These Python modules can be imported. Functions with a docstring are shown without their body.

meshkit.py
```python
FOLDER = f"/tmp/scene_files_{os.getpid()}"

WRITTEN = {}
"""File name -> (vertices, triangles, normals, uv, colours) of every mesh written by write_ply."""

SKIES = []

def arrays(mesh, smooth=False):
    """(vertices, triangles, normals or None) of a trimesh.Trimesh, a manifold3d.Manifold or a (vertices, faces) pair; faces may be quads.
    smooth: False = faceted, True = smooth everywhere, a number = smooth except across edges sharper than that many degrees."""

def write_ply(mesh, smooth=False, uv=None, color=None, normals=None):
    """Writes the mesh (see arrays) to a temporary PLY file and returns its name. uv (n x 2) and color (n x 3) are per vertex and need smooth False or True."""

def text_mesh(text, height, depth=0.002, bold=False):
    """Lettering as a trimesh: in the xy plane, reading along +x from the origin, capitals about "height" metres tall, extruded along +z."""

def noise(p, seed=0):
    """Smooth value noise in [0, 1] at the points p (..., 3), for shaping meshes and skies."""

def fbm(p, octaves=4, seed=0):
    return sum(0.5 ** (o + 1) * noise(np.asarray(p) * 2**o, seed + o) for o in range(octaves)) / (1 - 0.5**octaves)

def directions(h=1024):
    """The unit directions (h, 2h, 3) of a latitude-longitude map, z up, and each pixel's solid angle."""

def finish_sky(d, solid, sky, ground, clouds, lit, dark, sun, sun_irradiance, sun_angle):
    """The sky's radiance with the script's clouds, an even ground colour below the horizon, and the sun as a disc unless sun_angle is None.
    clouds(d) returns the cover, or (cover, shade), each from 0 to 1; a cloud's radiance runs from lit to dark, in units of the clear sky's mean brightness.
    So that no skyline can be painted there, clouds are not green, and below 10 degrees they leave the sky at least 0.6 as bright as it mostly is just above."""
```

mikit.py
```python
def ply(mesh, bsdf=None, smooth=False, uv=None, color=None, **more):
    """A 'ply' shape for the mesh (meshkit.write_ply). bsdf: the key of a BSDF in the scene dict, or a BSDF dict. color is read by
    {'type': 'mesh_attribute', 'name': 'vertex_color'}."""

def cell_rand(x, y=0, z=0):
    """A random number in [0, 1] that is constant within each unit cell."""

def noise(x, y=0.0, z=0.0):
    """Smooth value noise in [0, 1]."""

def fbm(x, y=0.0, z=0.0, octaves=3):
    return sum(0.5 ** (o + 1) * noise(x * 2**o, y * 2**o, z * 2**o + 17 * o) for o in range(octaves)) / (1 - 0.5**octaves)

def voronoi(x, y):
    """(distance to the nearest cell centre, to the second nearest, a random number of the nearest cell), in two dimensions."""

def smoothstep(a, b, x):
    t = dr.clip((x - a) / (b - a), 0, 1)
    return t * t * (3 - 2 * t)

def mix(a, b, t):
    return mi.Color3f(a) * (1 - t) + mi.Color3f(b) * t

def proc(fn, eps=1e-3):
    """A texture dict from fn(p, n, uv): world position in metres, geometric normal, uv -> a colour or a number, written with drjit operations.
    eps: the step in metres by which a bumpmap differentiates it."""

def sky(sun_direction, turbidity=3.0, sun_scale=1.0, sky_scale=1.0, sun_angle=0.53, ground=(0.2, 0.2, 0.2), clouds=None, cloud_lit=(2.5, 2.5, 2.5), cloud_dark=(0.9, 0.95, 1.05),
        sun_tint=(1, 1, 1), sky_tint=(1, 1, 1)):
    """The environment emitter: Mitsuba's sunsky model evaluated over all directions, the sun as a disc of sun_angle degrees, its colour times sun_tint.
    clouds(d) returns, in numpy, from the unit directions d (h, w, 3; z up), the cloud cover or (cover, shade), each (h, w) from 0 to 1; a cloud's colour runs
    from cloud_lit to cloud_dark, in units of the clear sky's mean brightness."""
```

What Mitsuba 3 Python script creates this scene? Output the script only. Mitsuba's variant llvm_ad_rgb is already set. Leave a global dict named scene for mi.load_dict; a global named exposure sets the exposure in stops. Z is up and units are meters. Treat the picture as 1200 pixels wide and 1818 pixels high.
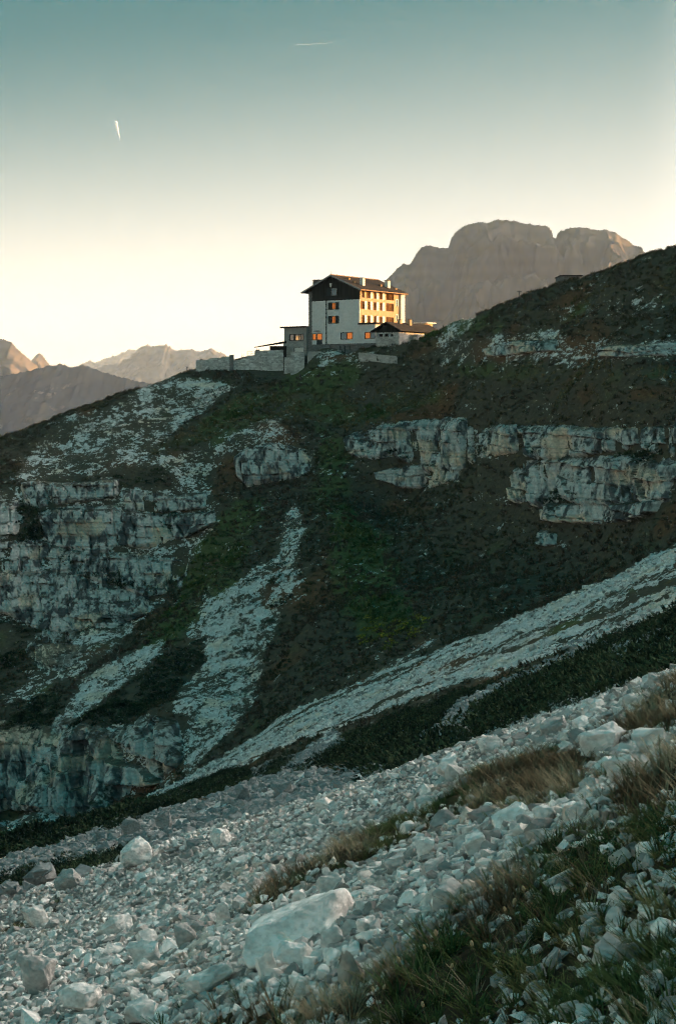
import math, random
import numpy as np, trimesh, manifold3d, shapely
import mitsuba as mi, mikit, meshkit
from scipy.interpolate import RBFInterpolator, RegularGridInterpolator
from scipy.spatial import cKDTree
from shapely.geometry import Polygon
from mikit import noise, fbm, mix, smoothstep, proc
import drjit as dr

rng = np.random.default_rng(7)
random.seed(7)
T = mi.ScalarTransform4f
scene, labels = {}, {}

# ---------------------------------------------------------------- camera, sky, exposure
HAZE = [1.6e-5, 1.95e-5, 2.6e-5]
scene['camera'] = {'type': 'perspective', 'fov': 2 * math.degrees(math.atan(600 / 2600)), 'fov_axis': 'x',
                   'principal_point_offset_y': (909 - 700) / 1818.0,
                   'to_world': T().look_at([0, 0, 0], [0, 1, 0], [0, 0, 1]), 'near_clip': 0.2, 'far_clip': 90000.0,
                   'medium': {'type': 'ref', 'id': 'air'}}
SUN_AZ, SUN_EL = math.radians(60), math.radians(4.2)
SUN = [math.sin(SUN_AZ) * math.cos(SUN_EL), math.cos(SUN_AZ) * math.cos(SUN_EL), math.sin(SUN_EL)]
def veil(d):   # the thin evening haze: cream near the horizon, thinning upwards, brightest round the sun
    el = np.degrees(np.arcsin(np.clip(d[..., 2], -1, 1)))
    m = d @ np.array(SUN)
    t = np.clip((el + 1) / (14.8 + 5 * np.clip((m - 0.2) / 0.5, 0, 1)), 0, 1) ** 1.15
    g = np.clip((m - 0.66) / 0.34, 0, 1)
    return 0.992 + 0 * el, (0.878 + 0.122 * t * (2 - t)) * (1 - 0.95 * g * (2 - g) * g)
scene['sky'] = mikit.sky(SUN, turbidity=3, clouds=veil, cloud_lit=(6.1, 5.05, 4.5), cloud_dark=(0.0, 0.064, 0.072), sky_tint=(0.95, 1.0, 1.1),
                         sun_scale=0.44, sun_tint=(0.95, 1.12, 2.1))
exposure = 6.45
scene['air'] = {'type': 'homogeneous', 'albedo': {'type': 'rgb', 'value': [0.74, 0.85, 0.95]}, 'sigma_t': {'type': 'rgb', 'value': HAZE}}

# ---------------------------------------------------------------- helpers
def obj(key, mesh, bsdf, label=None, cat=None, group=None, kind=None, smooth=False, **kw):
    k, n = key, 0
    while k in scene or k in labels:
        n += 1
        k = f'{key}_{n:03d}'
    scene[k] = mikit.ply(mesh, bsdf, smooth=smooth, **kw)
    tag(k, label, cat, group, kind)
    return k
def tag(k, label=None, cat=None, group=None, kind=None):
    d = {a: b for a, b in (('label', label), ('category', cat), ('group', group), ('kind', kind)) if b}
    if d: labels[k] = d
def thing(key, label, cat, group=None):     # a thing made only of parts
    k, n = key, 0
    while k in labels or any(s.startswith(k + '__') for s in scene):
        n += 1
        k = f'{key}_{n:03d}'
    tag(k, label, cat, group)
    return k
def mat(name, fn=None, rough=0.9, rgb=None, spec=0.2, two=True):
    b = {'type': 'diffuse', 'reflectance': proc(fn) if fn else {'type': 'rgb', 'value': list(rgb)}}
    scene[name] = {'type': 'twosided', 'inner': b} if two else b
    return name
def box(x0, x1, y0, y1, z0, z1):
    return trimesh.creation.box(bounds=[[min(x0, x1), min(y0, y1), min(z0, z1)], [max(x0, x1), max(y0, y1), max(z0, z1)]])
def join(ms):
    return trimesh.util.concatenate(ms)
def grid_faces(r, c):
    i = np.arange(r * c).reshape(r, c)
    a, b, d, e = i[:-1, :-1].ravel(), i[:-1, 1:].ravel(), i[1:, 1:].ravel(), i[1:, :-1].ravel()
    return np.vstack([np.stack([a, b, d], 1), np.stack([a, d, e], 1)])
def nz(x, y, z=0.0, octaves=4, seed=0):
    return meshkit.fbm(np.stack(np.broadcast_arrays(x, y, z), -1), octaves, seed) - 0.5
def sstep(a, b, x):
    t = np.clip((x - a) / (b - a), 0, 1)
    return t * t * (3 - 2 * t)

# ---------------------------------------------------------------- the lie of the land
# Survey of the valley side as taken from the viewpoint: bearing and height of each point (in sight-board units, 2600 to a
# metre at one metre; level = 700, straight ahead = 600) and its distance north in metres.
F0, EYE = 2600.0, 700.0
def sight(px, py, Y):
    return np.array([(px - 600) / F0 * Y, Y, (EYE - py) / F0 * Y])
SURVEY = [
 # crest of the ridge
 (-300,870,300),(-120,810,314),(0,776,318),(60,757,320),(120,731,322),(180,712,324),(240,691,326),(300,673,328),(345,656,329),(450,651,330),(540,650,327),(640,641,323),(710,636,320),
 (555,628,327.5),(600,624,325),(640,619,322),(668,615,319.5),(700,613,318),(730,607,317),(750,603.5,316.5),(690,632,315),(640,634,319),
 (765,592,316),(800,574,308),(860,552,300),(900,537,294),(950,520,287),(1000,500,280),(1050,486,273),(1100,469,266),(1150,451,259),(1200,438,252),(1300,412,242),(1450,380,225),
 # right-hand hill: rocky ledge, meadow, top of the cliffs
 (750,640,308),(820,632,292),(900,632,273),(980,640,256),(1060,632,244),(1200,632,223),(1350,630,222),(1000,570,266),(1120,560,244),
 (640,700,312),(760,700,298),(900,700,263),(1050,700,231),(1200,700,210),
 (615,778,297),(700,753,290),(800,748,276),(900,752,255),(1000,758,236),(1100,758,217),(1200,754,200),(1350,750,178),
 # foot of the cliffs
 (625,806,294),(700,845,286),(760,864,281),(825,835,268),(880,880,249),(910,905,242),(960,930,233),(1050,927,216),(1130,922,202),(1200,900,192),(1350,885,170),
 (740,800,286),(1000,840,234),(1100,845,214),(1200,835,197),
 # dark slope under them and the gully
 (700,930,266),(800,950,249),(900,980,228),(1000,1000,212),(1100,985,194),(1200,958,180),
 (560,760,304),(560,830,292),(600,900,275),(580,980,256),(620,1060,236),(560,1100,226),(650,1120,218),(560,1180,212),(720,1060,226),(850,1050,210),
 # scree chute, upper and lower edge
 (1350,905,164),(1200,975,168),(1100,1025,172),(1000,1065,176),(900,1108,180),(800,1148,184),(700,1186,188),(600,1226,192),(500,1272,196),(400,1340,199),(300,1398,201),(200,1440,203),(100,1478,206),
 (1350,990,136),(1200,1068,140),(1100,1110,143),(1000,1150,146),(900,1185,150),(800,1215,154),(700,1250,158),(600,1290,162),(500,1330,167),(400,1366,173),(300,1412,180),(200,1450,190),(80,1482,192),
 # left buttress
 (120,800,310),(300,740,317),(420,700,321),(60,830,304),(200,800,304),(340,790,304),
 (480,752,303),(420,800,298),(480,795,297),(545,810,296),(440,858,294),(500,852,294),(555,830,294),(400,880,290),
 (50,850,297),(150,850,296),(300,830,298),(380,850,297),(60,950,288),(200,955,287),(330,940,288),(0,960,284),
 (0,1075,277),(110,1108,274),(250,1085,275),(330,1030,279),(380,940,284),(450,950,277),(520,890,284),
 (60,1175,262),(110,1185,258),(200,1160,258),(300,1130,256),(380,1040,266),(450,1050,256),(510,960,270),
 (400,1140,246),(480,1140,240),(450,1230,224),(380,1240,228),(250,1230,240),(120,1240,246),(0,1240,250),
 (20,1310,232),(150,1300,225.5),(260,1285,220),(320,1275,217),(20,1290,238),(150,1280,233),(260,1262,228),(20,1425,228),(150,1432,221),(260,1400,214),(320,1340,212),(370,1320,210),
 (0,1470,222),(80,1450,218),(180,1450,212),
 (-200,900,300),(-200,1100,280),(-200,1300,250),(-200,1500,215),(1450,700,190),(1450,900,160),
 # boulder field and thickets on the near side
 (-150,1560,120),(0,1500,118),(100,1490,112),(200,1470,106),(300,1440,104),(450,1395,100),(600,1340,98),(750,1290,95),(900,1235,93),(1050,1180,90),(1200,1118,87),
 (-100,1580,78),(0,1555,76),(200,1495,73),(400,1425,70),(600,1380,66),(700,1345,64),(850,1278,60),(1000,1212,56),(1150,1146,52),
 (1200,1218,21),(1100,1250,23),(1000,1284,25),(900,1316,27.5),(800,1350,30),(700,1386,33),(600,1418,36.5),(500,1450,40),(400,1486,43),(1200,1212,28),(1000,1270,33),(800,1342,38),(600,1412,44),(400,1476,50),(1290,1180,20),(1290,1170,30),
 (-50,1612,58),(120,1570,56),(300,1500,54),
 # near scree
 (-100,1640,47),(0,1606,45),(100,1572,42),(200,1545,40),(300,1510,36),(400,1470,33),(500,1436,30),(600,1404,27),(700,1372,24.5),(800,1334,22.5),(900,1296,20.5),(1000,1262,18.5),(1100,1228,16.8),(1200,1196,15.2),(1350,1150,13.2),
 (-100,1720,22),(100,1660,22.5),(300,1590,20),(500,1530,17.2),(700,1470,14.4),(900,1410,12.0),(1100,1350,10.3),(1300,1290,9),
 (-100,1818,12.2),(150,1760,12.2),(400,1700,10.4),(550,1650,9.6),(700,1610,8.7),(900,1550,7.7),(1100,1490,6.9),(1300,1430,6.2),
 (-100,1900,10),(200,1850,9.2),(500,1818,7.4),(800,1750,6.2),(1000,1700,5.6),(1200,1640,5.0),(800,1850,5.4),(1200,1818,4.0),(600,2000,5.2),(1300,2000,3.2),(1000,2300,2.9),
]
HIDDEN = [ # x, y, z
 (0,0,-1.25),(6,-4,1.9),(-8,-4,-4.2),(-20,0,-10.),(20,0,8.5),(30,20,10),(50,60,12),(60,110,8),(80,160,14),(-30,30,-17),(-45,60,-26),(-60,120,-40),
 # back of the ridge and the terrace the house stands on
 (-10,340,8.3),(5,345,8.6),(10,355,8.4),(-20,345,7.0),(18,335,10.5),(24,345,8),(5,372,5),(-30,350,1),(-50,350,-6),(-75,345,-18),(-90,380,-50),(-40,390,-25),(10,410,-12),(40,390,-10),(40,345,4),(60,330,2),(70,300,8),(90,300,2),(60,420,-30),(110,340,-12),(26,325,13),(36,312,14),(48,300,14),(60,285,14),(66,268,18),(40,320,6),(55,310,5),
 (90,240,18),(110,200,30),(76,245,22),(84,220,27),
 (-150,330,-60),(-140,250,-80),(-100,200,-70),(-80,150,-52),
]
def build_land():
    from scipy.interpolate import RBFInterpolator
    back = [(px, py, Y) for px, py, Y in SURVEY[:13] + SURVEY[22:32] if px <= 345 or px >= 765]     # the ground falls away behind the skyline
    back = [sight(px, py, Y) + np.array(d) for px, py, Y in back for d in ((0.6, 8, -2.2), (2, 20, -9))]
    p = np.array([sight(*s) for s in SURVEY] + back + HIDDEN)
    # the interpolation works on log-distance so that near and far points count alike
    f = RBFInterpolator(p[:, :2], p[:, 2], kernel='thin_plate_spline', smoothing=0.6, neighbors=None)
    return f
LAND = build_land()
def land(x, y):
    q = np.stack([np.ravel(x), np.ravel(y)], 1).astype(float)
    out = np.concatenate([LAND(q[i:i + 60000]) for i in range(0, len(q), 60000)])
    return out.reshape(np.shape(x))

# gridded copy of the land (bearing x distance) for quick look-ups, and the distance at which each line of sight meets it
BEAR = np.concatenate([np.linspace(-0.75, -0.27, 25)[:-1], np.linspace(-0.27, 0.27, 271), np.linspace(0.27, 0.75, 25)[1:]])
DIST = np.concatenate([np.geomspace(0.6, 60, 260), np.arange(61, 440, 1.0)])
_u, _y = np.meshgrid(BEAR, DIST, indexing='ij')
_z = land(np.clip(_u, -0.6, 0.6) * _y, _y)
LAND_GRID = RegularGridInterpolator((BEAR, DIST), _z, bounds_error=False, fill_value=None)
def ground(x, y):
    y = np.clip(np.asarray(y, float), 0.6, 439)
    u = np.clip(np.asarray(x, float) / y, -0.75, 0.75)
    return LAND_GRID(np.stack([u, y], -1)).reshape(np.broadcast(u, y).shape)
_rows = np.arange(380, 2001, 3.0)
_cols = np.arange(-220, 1421, 8.0)
def _visible():
    fine = np.concatenate([np.geomspace(2.2, 60, 700), np.arange(60.2, 345, 0.4)])
    d = np.full((len(_cols), len(_rows)), np.nan)
    for i, c in enumerate(_cols):
        z = ground((c - 600) / F0 * fine, fine)
        p = np.minimum.accumulate(EYE - z / fine * F0)
        d[i] = np.interp(-_rows, -p, fine)      # p falls with distance
    return RegularGridInterpolator((_cols, _rows), d, bounds_error=False, fill_value=None)
_VIS = _visible()
def at(px, py):                                  # the point of the land seen along a bearing and height
    px, py = np.broadcast_arrays(np.asarray(px, float), np.asarray(py, float))
    Y = _VIS(np.stack([px, py], -1)).reshape(px.shape)
    x = (px - 600) / F0 * Y
    return np.stack([x, Y, ground(x, Y)], -1)
def plan(pts):                                   # an outline walked on the land, as a polygon on the map
    pts = np.array(pts, float)
    dense = np.vstack([np.linspace(a, b, 6)[:-1] for a, b in zip(pts, np.roll(pts, -1, 0))])
    return Polygon(at(dense[:, 0], dense[:, 1])[:, :2]).buffer(0)
def inside(poly, x, y):
    shapely.prepare(poly)
    return shapely.contains_xy(poly, x, y)
def soft(polys, x, y, width):
    """1 inside the outlines, falling to 0 over a border of this width (metres)."""
    out = np.zeros(np.shape(x))
    for p, w in polys:
        a, b, c, d = p.buffer(width).bounds
        near = (x > a) & (x < c) & (y > b) & (y < d)
        if not near.any(): continue
        pts = shapely.points(x[near], y[near])
        dist = shapely.distance(p.boundary, pts) * np.where(shapely.contains_xy(p, x[near], y[near]), 1, -1)
        out[near] = np.maximum(out[near], w * sstep(-width, width, dist))
    return out

# ---------------------------------------------------------------- materials of the land
def lerp_rock(p, pale=1.0):
    n = fbm(p.x * 0.21, p.y * 0.21, p.z * 0.5, 3)
    w = fbm(p.x * 1.7, p.y * 1.7, p.z * 1.7, 3)
    c = mix((0.50, 0.495, 0.48), (0.55, 0.47, 0.39), smoothstep(0.56, 0.74, n))
    v = fbm(p.x * 5 + 2, p.y * 5, p.z * 5, 2)
    return c * (0.42 + 0.95 * w + 0.80 * v)
def hillside_colour(p, n, uv):
    n1 = fbm(p.x * 0.33, p.y * 0.33, p.z * 0.45, 3)
    n2 = fbm(p.x * 1.5 + 9, p.y * 1.5, p.z * 1.9, 4)
    n3 = fbm(p.x * 5.1 + 3, p.y * 5.1, p.z * 5.1, 2)
    rock = smoothstep(0.45, 0.57, uv.x + (n2 - 0.5) * 1.0 + (n1 - 0.5) * 0.9 + (n3 - 0.5) * 0.55)
    k = fbm(p.x * 0.16 + 40, p.y * 0.16, p.z * 0.2, 3)
    rust = smoothstep(0.56, 0.72, fbm(p.x * 0.09 + 70, p.y * 0.09, p.z * 0.12, 3))
    veg = mix(mix((0.062, 0.056, 0.043), (0.090, 0.054, 0.034), rust), (0.066, 0.078, 0.036), smoothstep(-0.18, 0.18, uv.y - 0.5 + (k - 0.5) * 1.1))
    veg = mix(veg, (0.125, 0.098, 0.042), smoothstep(0.55, 0.8, n2) * 0.55)
    veg = veg * (0.95 + 1.3 * fbm(p.x * 2.6, p.y * 2.6, p.z * 2.6, 3))
    return mix(veg, lerp_rock(p), rock)
def cliff_colour(p, n, uv):
    a = fbm(p.x * 0.55, p.y * 0.55, p.z * 0.07, 3)          # water streaks run down the face
    b = fbm(p.x * 1.9 + 5, p.y * 1.9, p.z * 0.28, 3)
    c = fbm(p.x * 0.17 + 31, p.y * 0.17, p.z * 0.26, 3)
    s = noise(p.x * 0.12, p.y * 0.12, p.z * 3.1)
    base = mix((0.58, 0.57, 0.54), (0.72, 0.58, 0.46), smoothstep(0.53, 0.66, c))
    base = mix(base, (0.115, 0.12, 0.122), smoothstep(0.445, 0.60, a * 0.6 + b * 0.4) * (1 - 0.6 * smoothstep(0.55, 0.7, c)))
    moss = smoothstep(0.78, 0.95, dr.abs(n.z) + (b - 0.5) * 0.4)
    base = base * (0.8 + 0.2 * smoothstep(0.25, 0.6, s)) * (0.66 + 0.7 * fbm(p.x * 3.5, p.y * 3.5, p.z * 3.5, 2))
    return mix(base, (0.06, 0.05, 0.03), moss * 0.75)
def stone_colour(p, n, uv):
    a = fbm(p.x * 0.9, p.y * 0.9, p.z * 0.9, 2)
    b = fbm(p.x * 9, p.y * 9, p.z * 9, 3)
    f = fbm(p.x * 45, p.y * 45, p.z * 45, 2)
    c = mix((0.72, 0.718, 0.69), (0.66, 0.58, 0.51), smoothstep(0.6, 0.8, a * 0.6 + uv.y * 0.4))
    return c * (0.52 + 0.95 * b) * (0.72 + 0.6 * f) * (0.5 + 0.68 * uv.x)
def shaded_gravel_colour(p, n, uv):
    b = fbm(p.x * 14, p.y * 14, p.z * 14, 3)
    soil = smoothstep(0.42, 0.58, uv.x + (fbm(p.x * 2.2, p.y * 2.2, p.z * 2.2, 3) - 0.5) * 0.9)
    return mix((0.24, 0.235, 0.225), (0.05, 0.042, 0.03), soil) * (0.35 + 1.0 * b)  # gravel colour kept dark so the gaps between stones look shaded
mat('hillside_cover', hillside_colour)
mat('cliff_rock', cliff_colour)
mat('shaded_gravel', shaded_gravel_colour)
scene['pale_stone'] = {'type': 'twosided', 'inner': {'type': 'bumpmap', 'scale': 1.0, 'arbitrary': proc(lambda p, n, uv: 0.02 * fbm(p.x * 16, p.y * 16, p.z * 16, 4), eps=2e-3),
                       'bsdf': {'type': 'diffuse', 'reflectance': proc(stone_colour)}}}
mat('blue_stone', lambda p, n, uv: mix((0.21, 0.24, 0.25), (0.34, 0.35, 0.34), fbm(p.x * 0.5, p.y * 0.5, p.z * 0.5, 3)) * (0.25 + 0.7 * fbm(p.x * 4, p.y * 4, p.z * 4, 3) + 0.8 * fbm(p.x * 15, p.y * 15, p.z * 15, 2)))
mat('chute_stone', lambda p, n, uv: mi.Color3f(0.60, 0.59, 0.56) * (0.25 + 1.4 * mikit.cell_rand(p.x * 1.6, p.y * 1.6, p.z * 1.6)))
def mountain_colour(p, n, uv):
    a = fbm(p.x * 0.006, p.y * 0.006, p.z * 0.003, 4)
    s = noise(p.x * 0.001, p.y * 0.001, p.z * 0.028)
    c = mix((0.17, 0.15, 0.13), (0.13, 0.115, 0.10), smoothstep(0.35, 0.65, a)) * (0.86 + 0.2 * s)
    return mix(c, (0.032, 0.044, 0.052), smoothstep(0.0, 0.5, dr.abs(n.z) + (a - 0.5) * 0.8) * uv.y)  # wooded ridge cover, tinted blue in place of valley shade
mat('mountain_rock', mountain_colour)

# ---------------------------------------------------------------- far mountains and the valley floor
def mountain(key, crest, D, depth, label, seed, rough=1.0, slope=0.9, green=0.0, base=-620.0, n=280, m=80, freq=1.0):
    crest = np.array(crest, float)
    px = np.linspace(crest[0, 0], crest[-1, 0], n)
    py = np.interp(px, crest[:, 0], crest[:, 1])
    x = (px - 600) / F0 * D
    top = (EYE - py) / F0 * D
    step = (px[1] - px[0]) / F0 * D
    top = top + (meshkit.noise(np.stack([px * 0.25, px * 0, px * 0 + seed], -1), seed) - 0.5) * step * 1.2
    t = np.concatenate([np.linspace(-1, -0.02, m), np.linspace(0, 1, m // 3)[1:]])       # towards us, over the top, behind
    t = np.sign(t) * np.abs(t) ** 1.35
    X, Tt = np.meshgrid(x, t)
    H = (top - base)[None, :]
    away = np.abs(Tt)
    # buttresses and gullies: ridged noise that dies out at the crest, so that the skyline keeps its shape
    s = freq / (H.mean() * 0.28)
    r = np.abs(nz(X * s * 1.3 + nz(X * s * 2, Tt * depth * s * 2, 1, 3, seed + 9) * 0.9, Tt * depth * s * 1.1, 0, 6, seed)) * 2
    prof = 1 - sstep(0, 1, away) ** slope * 0.35 - away * 0.65
    strata = np.sin((prof * H) / (H.mean() * 0.05)) * 0.003
    Z = base + H * np.clip(prof + strata * away * 3, 0, 2) - H * r * 0.55 * rough * np.minimum(away * 5, 1) * (1 - away * 0.5)
    Yv = D + Tt * depth + (r - 0.25) * depth * 0.30 * rough * np.minimum(away * 6, 1)
    P = np.stack([X, Yv, Z], -1).reshape(-1, 3)
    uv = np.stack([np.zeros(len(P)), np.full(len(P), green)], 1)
    f = grid_faces(len(t), n)[:, ::-1]
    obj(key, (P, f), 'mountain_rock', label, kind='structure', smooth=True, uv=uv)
mountain('mountain', [(560, 760), (620, 640), (660, 530), (685, 495), (700, 480), (708, 471), (715, 466), (728, 468), (735, 455), (748, 438), (762, 433), (770, 437), (778, 438), (790, 439), (796, 437), (801, 420), (808, 410), (815, 402), (830, 394), (850, 393), (870, 392),
                      (882, 388), (890, 387), (910, 389), (925, 392), (940, 393), (960, 396), (975, 399), (980, 408), (981, 418), (987, 419), (989, 411), (996, 407), (1010, 403), (1035, 401), (1050, 404), (1060, 407), (1075, 406), (1085, 408), (1100, 416), (1115, 425), (1128, 431), (1138, 433), (1142, 444), (1152, 446), (1158, 443), (1163, 440), (1172, 450), (1210, 470), (1300, 520), (1500, 640)],
         8200, 1900, 'big hazy rock massif with two broad summits behind the hut', 3, rough=0.75, n=340, m=100)
mountain('mountain', [(-420, 640), (-300, 560), (-180, 575), (-90, 560), (-40, 590), (-12, 588), (0, 598), (12, 602), (22, 607), (30, 618), (42, 628), (52, 636), (64, 648), (74, 660), (90, 690), (130, 740), (200, 820)],
         11000, 2200, 'pink rocky peak cut by the left edge of the photo', 11, rough=0.5, n=240, freq=0.5)
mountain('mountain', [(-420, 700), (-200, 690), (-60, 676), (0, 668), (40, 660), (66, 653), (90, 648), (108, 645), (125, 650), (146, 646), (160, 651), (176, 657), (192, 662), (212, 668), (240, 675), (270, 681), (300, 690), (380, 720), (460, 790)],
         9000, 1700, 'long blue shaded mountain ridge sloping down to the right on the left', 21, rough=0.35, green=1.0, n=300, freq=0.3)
mountain('mountain', [(20, 680), (50, 650), (58, 638), (64, 630), (71, 626), (76, 630), (84, 642), (92, 650), (120, 680)], 15000, 2000, 'small pointed peak just right of the pink rocky peak', 31, n=80, m=30)
mountain('mountain', [(120, 690), (168, 655), (185, 648), (214, 645), (218, 638), (230, 636), (243, 621), (250, 615), (258, 614), (262, 611), (270, 614), (282, 613), (290, 613), (296, 610), (299, 615), (302, 612), (305, 618), (312, 622), (322, 620), (340, 619), (350, 623), (362, 622), (374, 618), (385, 623), (398, 628), (420, 650), (520, 700), (640, 740)],
         20000, 2600, 'hazy flat-topped mountain behind the terrace wall', 41, rough=0.4, n=300, freq=0.45)
mountain('mountain', [(60, 680), (140, 648), (158, 638), (170, 644), (190, 634), (205, 630), (225, 622), (238, 618), (255, 624), (300, 640), (420, 655), (700, 700)], 33000, 5000, 'faintest pale mountain ridge on the left horizon', 51, n=160, m=40)
_v = np.array([[-60000, -30000, -620.0], [60000, -30000, -620], [60000, 70000, -620], [-60000, 70000, -620]])
mat('valley_cover', lambda p, n, uv: mix((0.05, 0.06, 0.03), (0.12, 0.11, 0.08), fbm(p.x * 0.002, p.y * 0.002, 0.0, 4)))
obj('valley', (_v, np.array([[0, 1, 2], [0, 2, 3]])), 'valley_cover', kind='structure')

# ---------------------------------------------------------------- what covers the hillside (outlines walked on the land)
ROCK = [(plan(p), w) for p, w in [
    ([(505, 915), (528, 893), (546, 940), (530, 1000), (545, 1060), (500, 1110), (478, 1150), (465, 1200), (440, 1230), (410, 1260), (350, 1290), (310, 1270), (318, 1200), (330, 1120), (365, 1065), (420, 1030), (480, 990)], 0.50),
    ([(335, 1110), (365, 1065), (420, 1030), (470, 1010), (480, 1080), (468, 1150), (462, 1200), (420, 1220), (340, 1200)], 0.60),
    ([(505, 920), (525, 895), (540, 930), (520, 1010), (490, 1020), (500, 960)], 0.5),
    ([(20, 850), (60, 790), (120, 740), (200, 720), (290, 680), (370, 662), (425, 690), (390, 720), (330, 770), (420, 760), (485, 740), (520, 790), (430, 795), (390, 830), (380, 900), (330, 950), (300, 860), (200, 850), (60, 870)], 0.43),
    ([(225, 700), (290, 672), (345, 662), (420, 682), (380, 715), (300, 720), (250, 735)], 0.42),
    ([(130, 760), (215, 748), (235, 755), (140, 775)], 0.55), ([(330, 720), (400, 684), (420, 688), (370, 722)], 0.66),
    ([(470, 745), (490, 742), (525, 780), (540, 800), (430, 805), (380, 800), (440, 775)], 0.52),
    ([(90, 1290), (150, 1200), (230, 1160), (300, 1130), (285, 1170), (190, 1240), (130, 1290)], 0.58),
    ([(0, 1250), (130, 1130), (260, 1060), (300, 1060), (200, 1160), (60, 1250)], 0.40),
    ([(740, 640), (800, 610), (900, 590), (1000, 575), (1010, 600), (1100, 605), (1200, 598), (1200, 640), (1060, 650), (950, 650), (840, 660)], 0.42),
    ([(890, 600), (990, 590), (1010, 605), (960, 625), (880, 625)], 0.50), ([(1020, 615), (1200, 605), (1200, 632), (1100, 640), (1020, 635)], 0.52),
    ([(770, 610), (800, 575), (850, 562), (830, 590), (780, 625)], 0.52),
    ([(950, 550), (1100, 530), (1180, 520), (1190, 560), (1000, 570)], 0.33),
    ([(0, 1450), (100, 1435), (185, 1430), (150, 1460), (60, 1500), (0, 1490)], 0.50),
    ([(20, 1300), (260, 1270), (330, 1280), (330, 1340), (300, 1400), (100, 1440), (0, 1430)], 0.50),
    ([(330, 1270), (440, 1225), (470, 1215), (400, 1310), (330, 1390), (310, 1330)], 0.54),
    ([(560, 1245), (720, 1160), (780, 1120), (800, 1130), (720, 1190), (560, 1265), (460, 1330), (440, 1320)], 0.34),
    ([(-40, 880), (60, 850), (230, 850), (390, 870), (390, 930), (345, 1000), (270, 1060), (130, 1120), (-40, 1100)], 0.40),
    ([(420, 815), (560, 805), (560, 835), (440, 862)], 0.5),
    ([(560, 655), (545, 628), (600, 618), (645, 620), (700, 640), (640, 648), (600, 650)], 0.42),
]]
CHUTE = plan([(1290, 935), (1200, 972), (1100, 1022), (1000, 1062), (900, 1106), (800, 1146), (700, 1185), (600, 1228), (500, 1275), (400, 1343), (300, 1400), (160, 1462), (300, 1422), (400, 1375), (500, 1335), (600, 1295), (700, 1256), (800, 1222), (900, 1192), (1000, 1157), (1100, 1124), (1200, 1084), (1290, 1040)])
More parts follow.
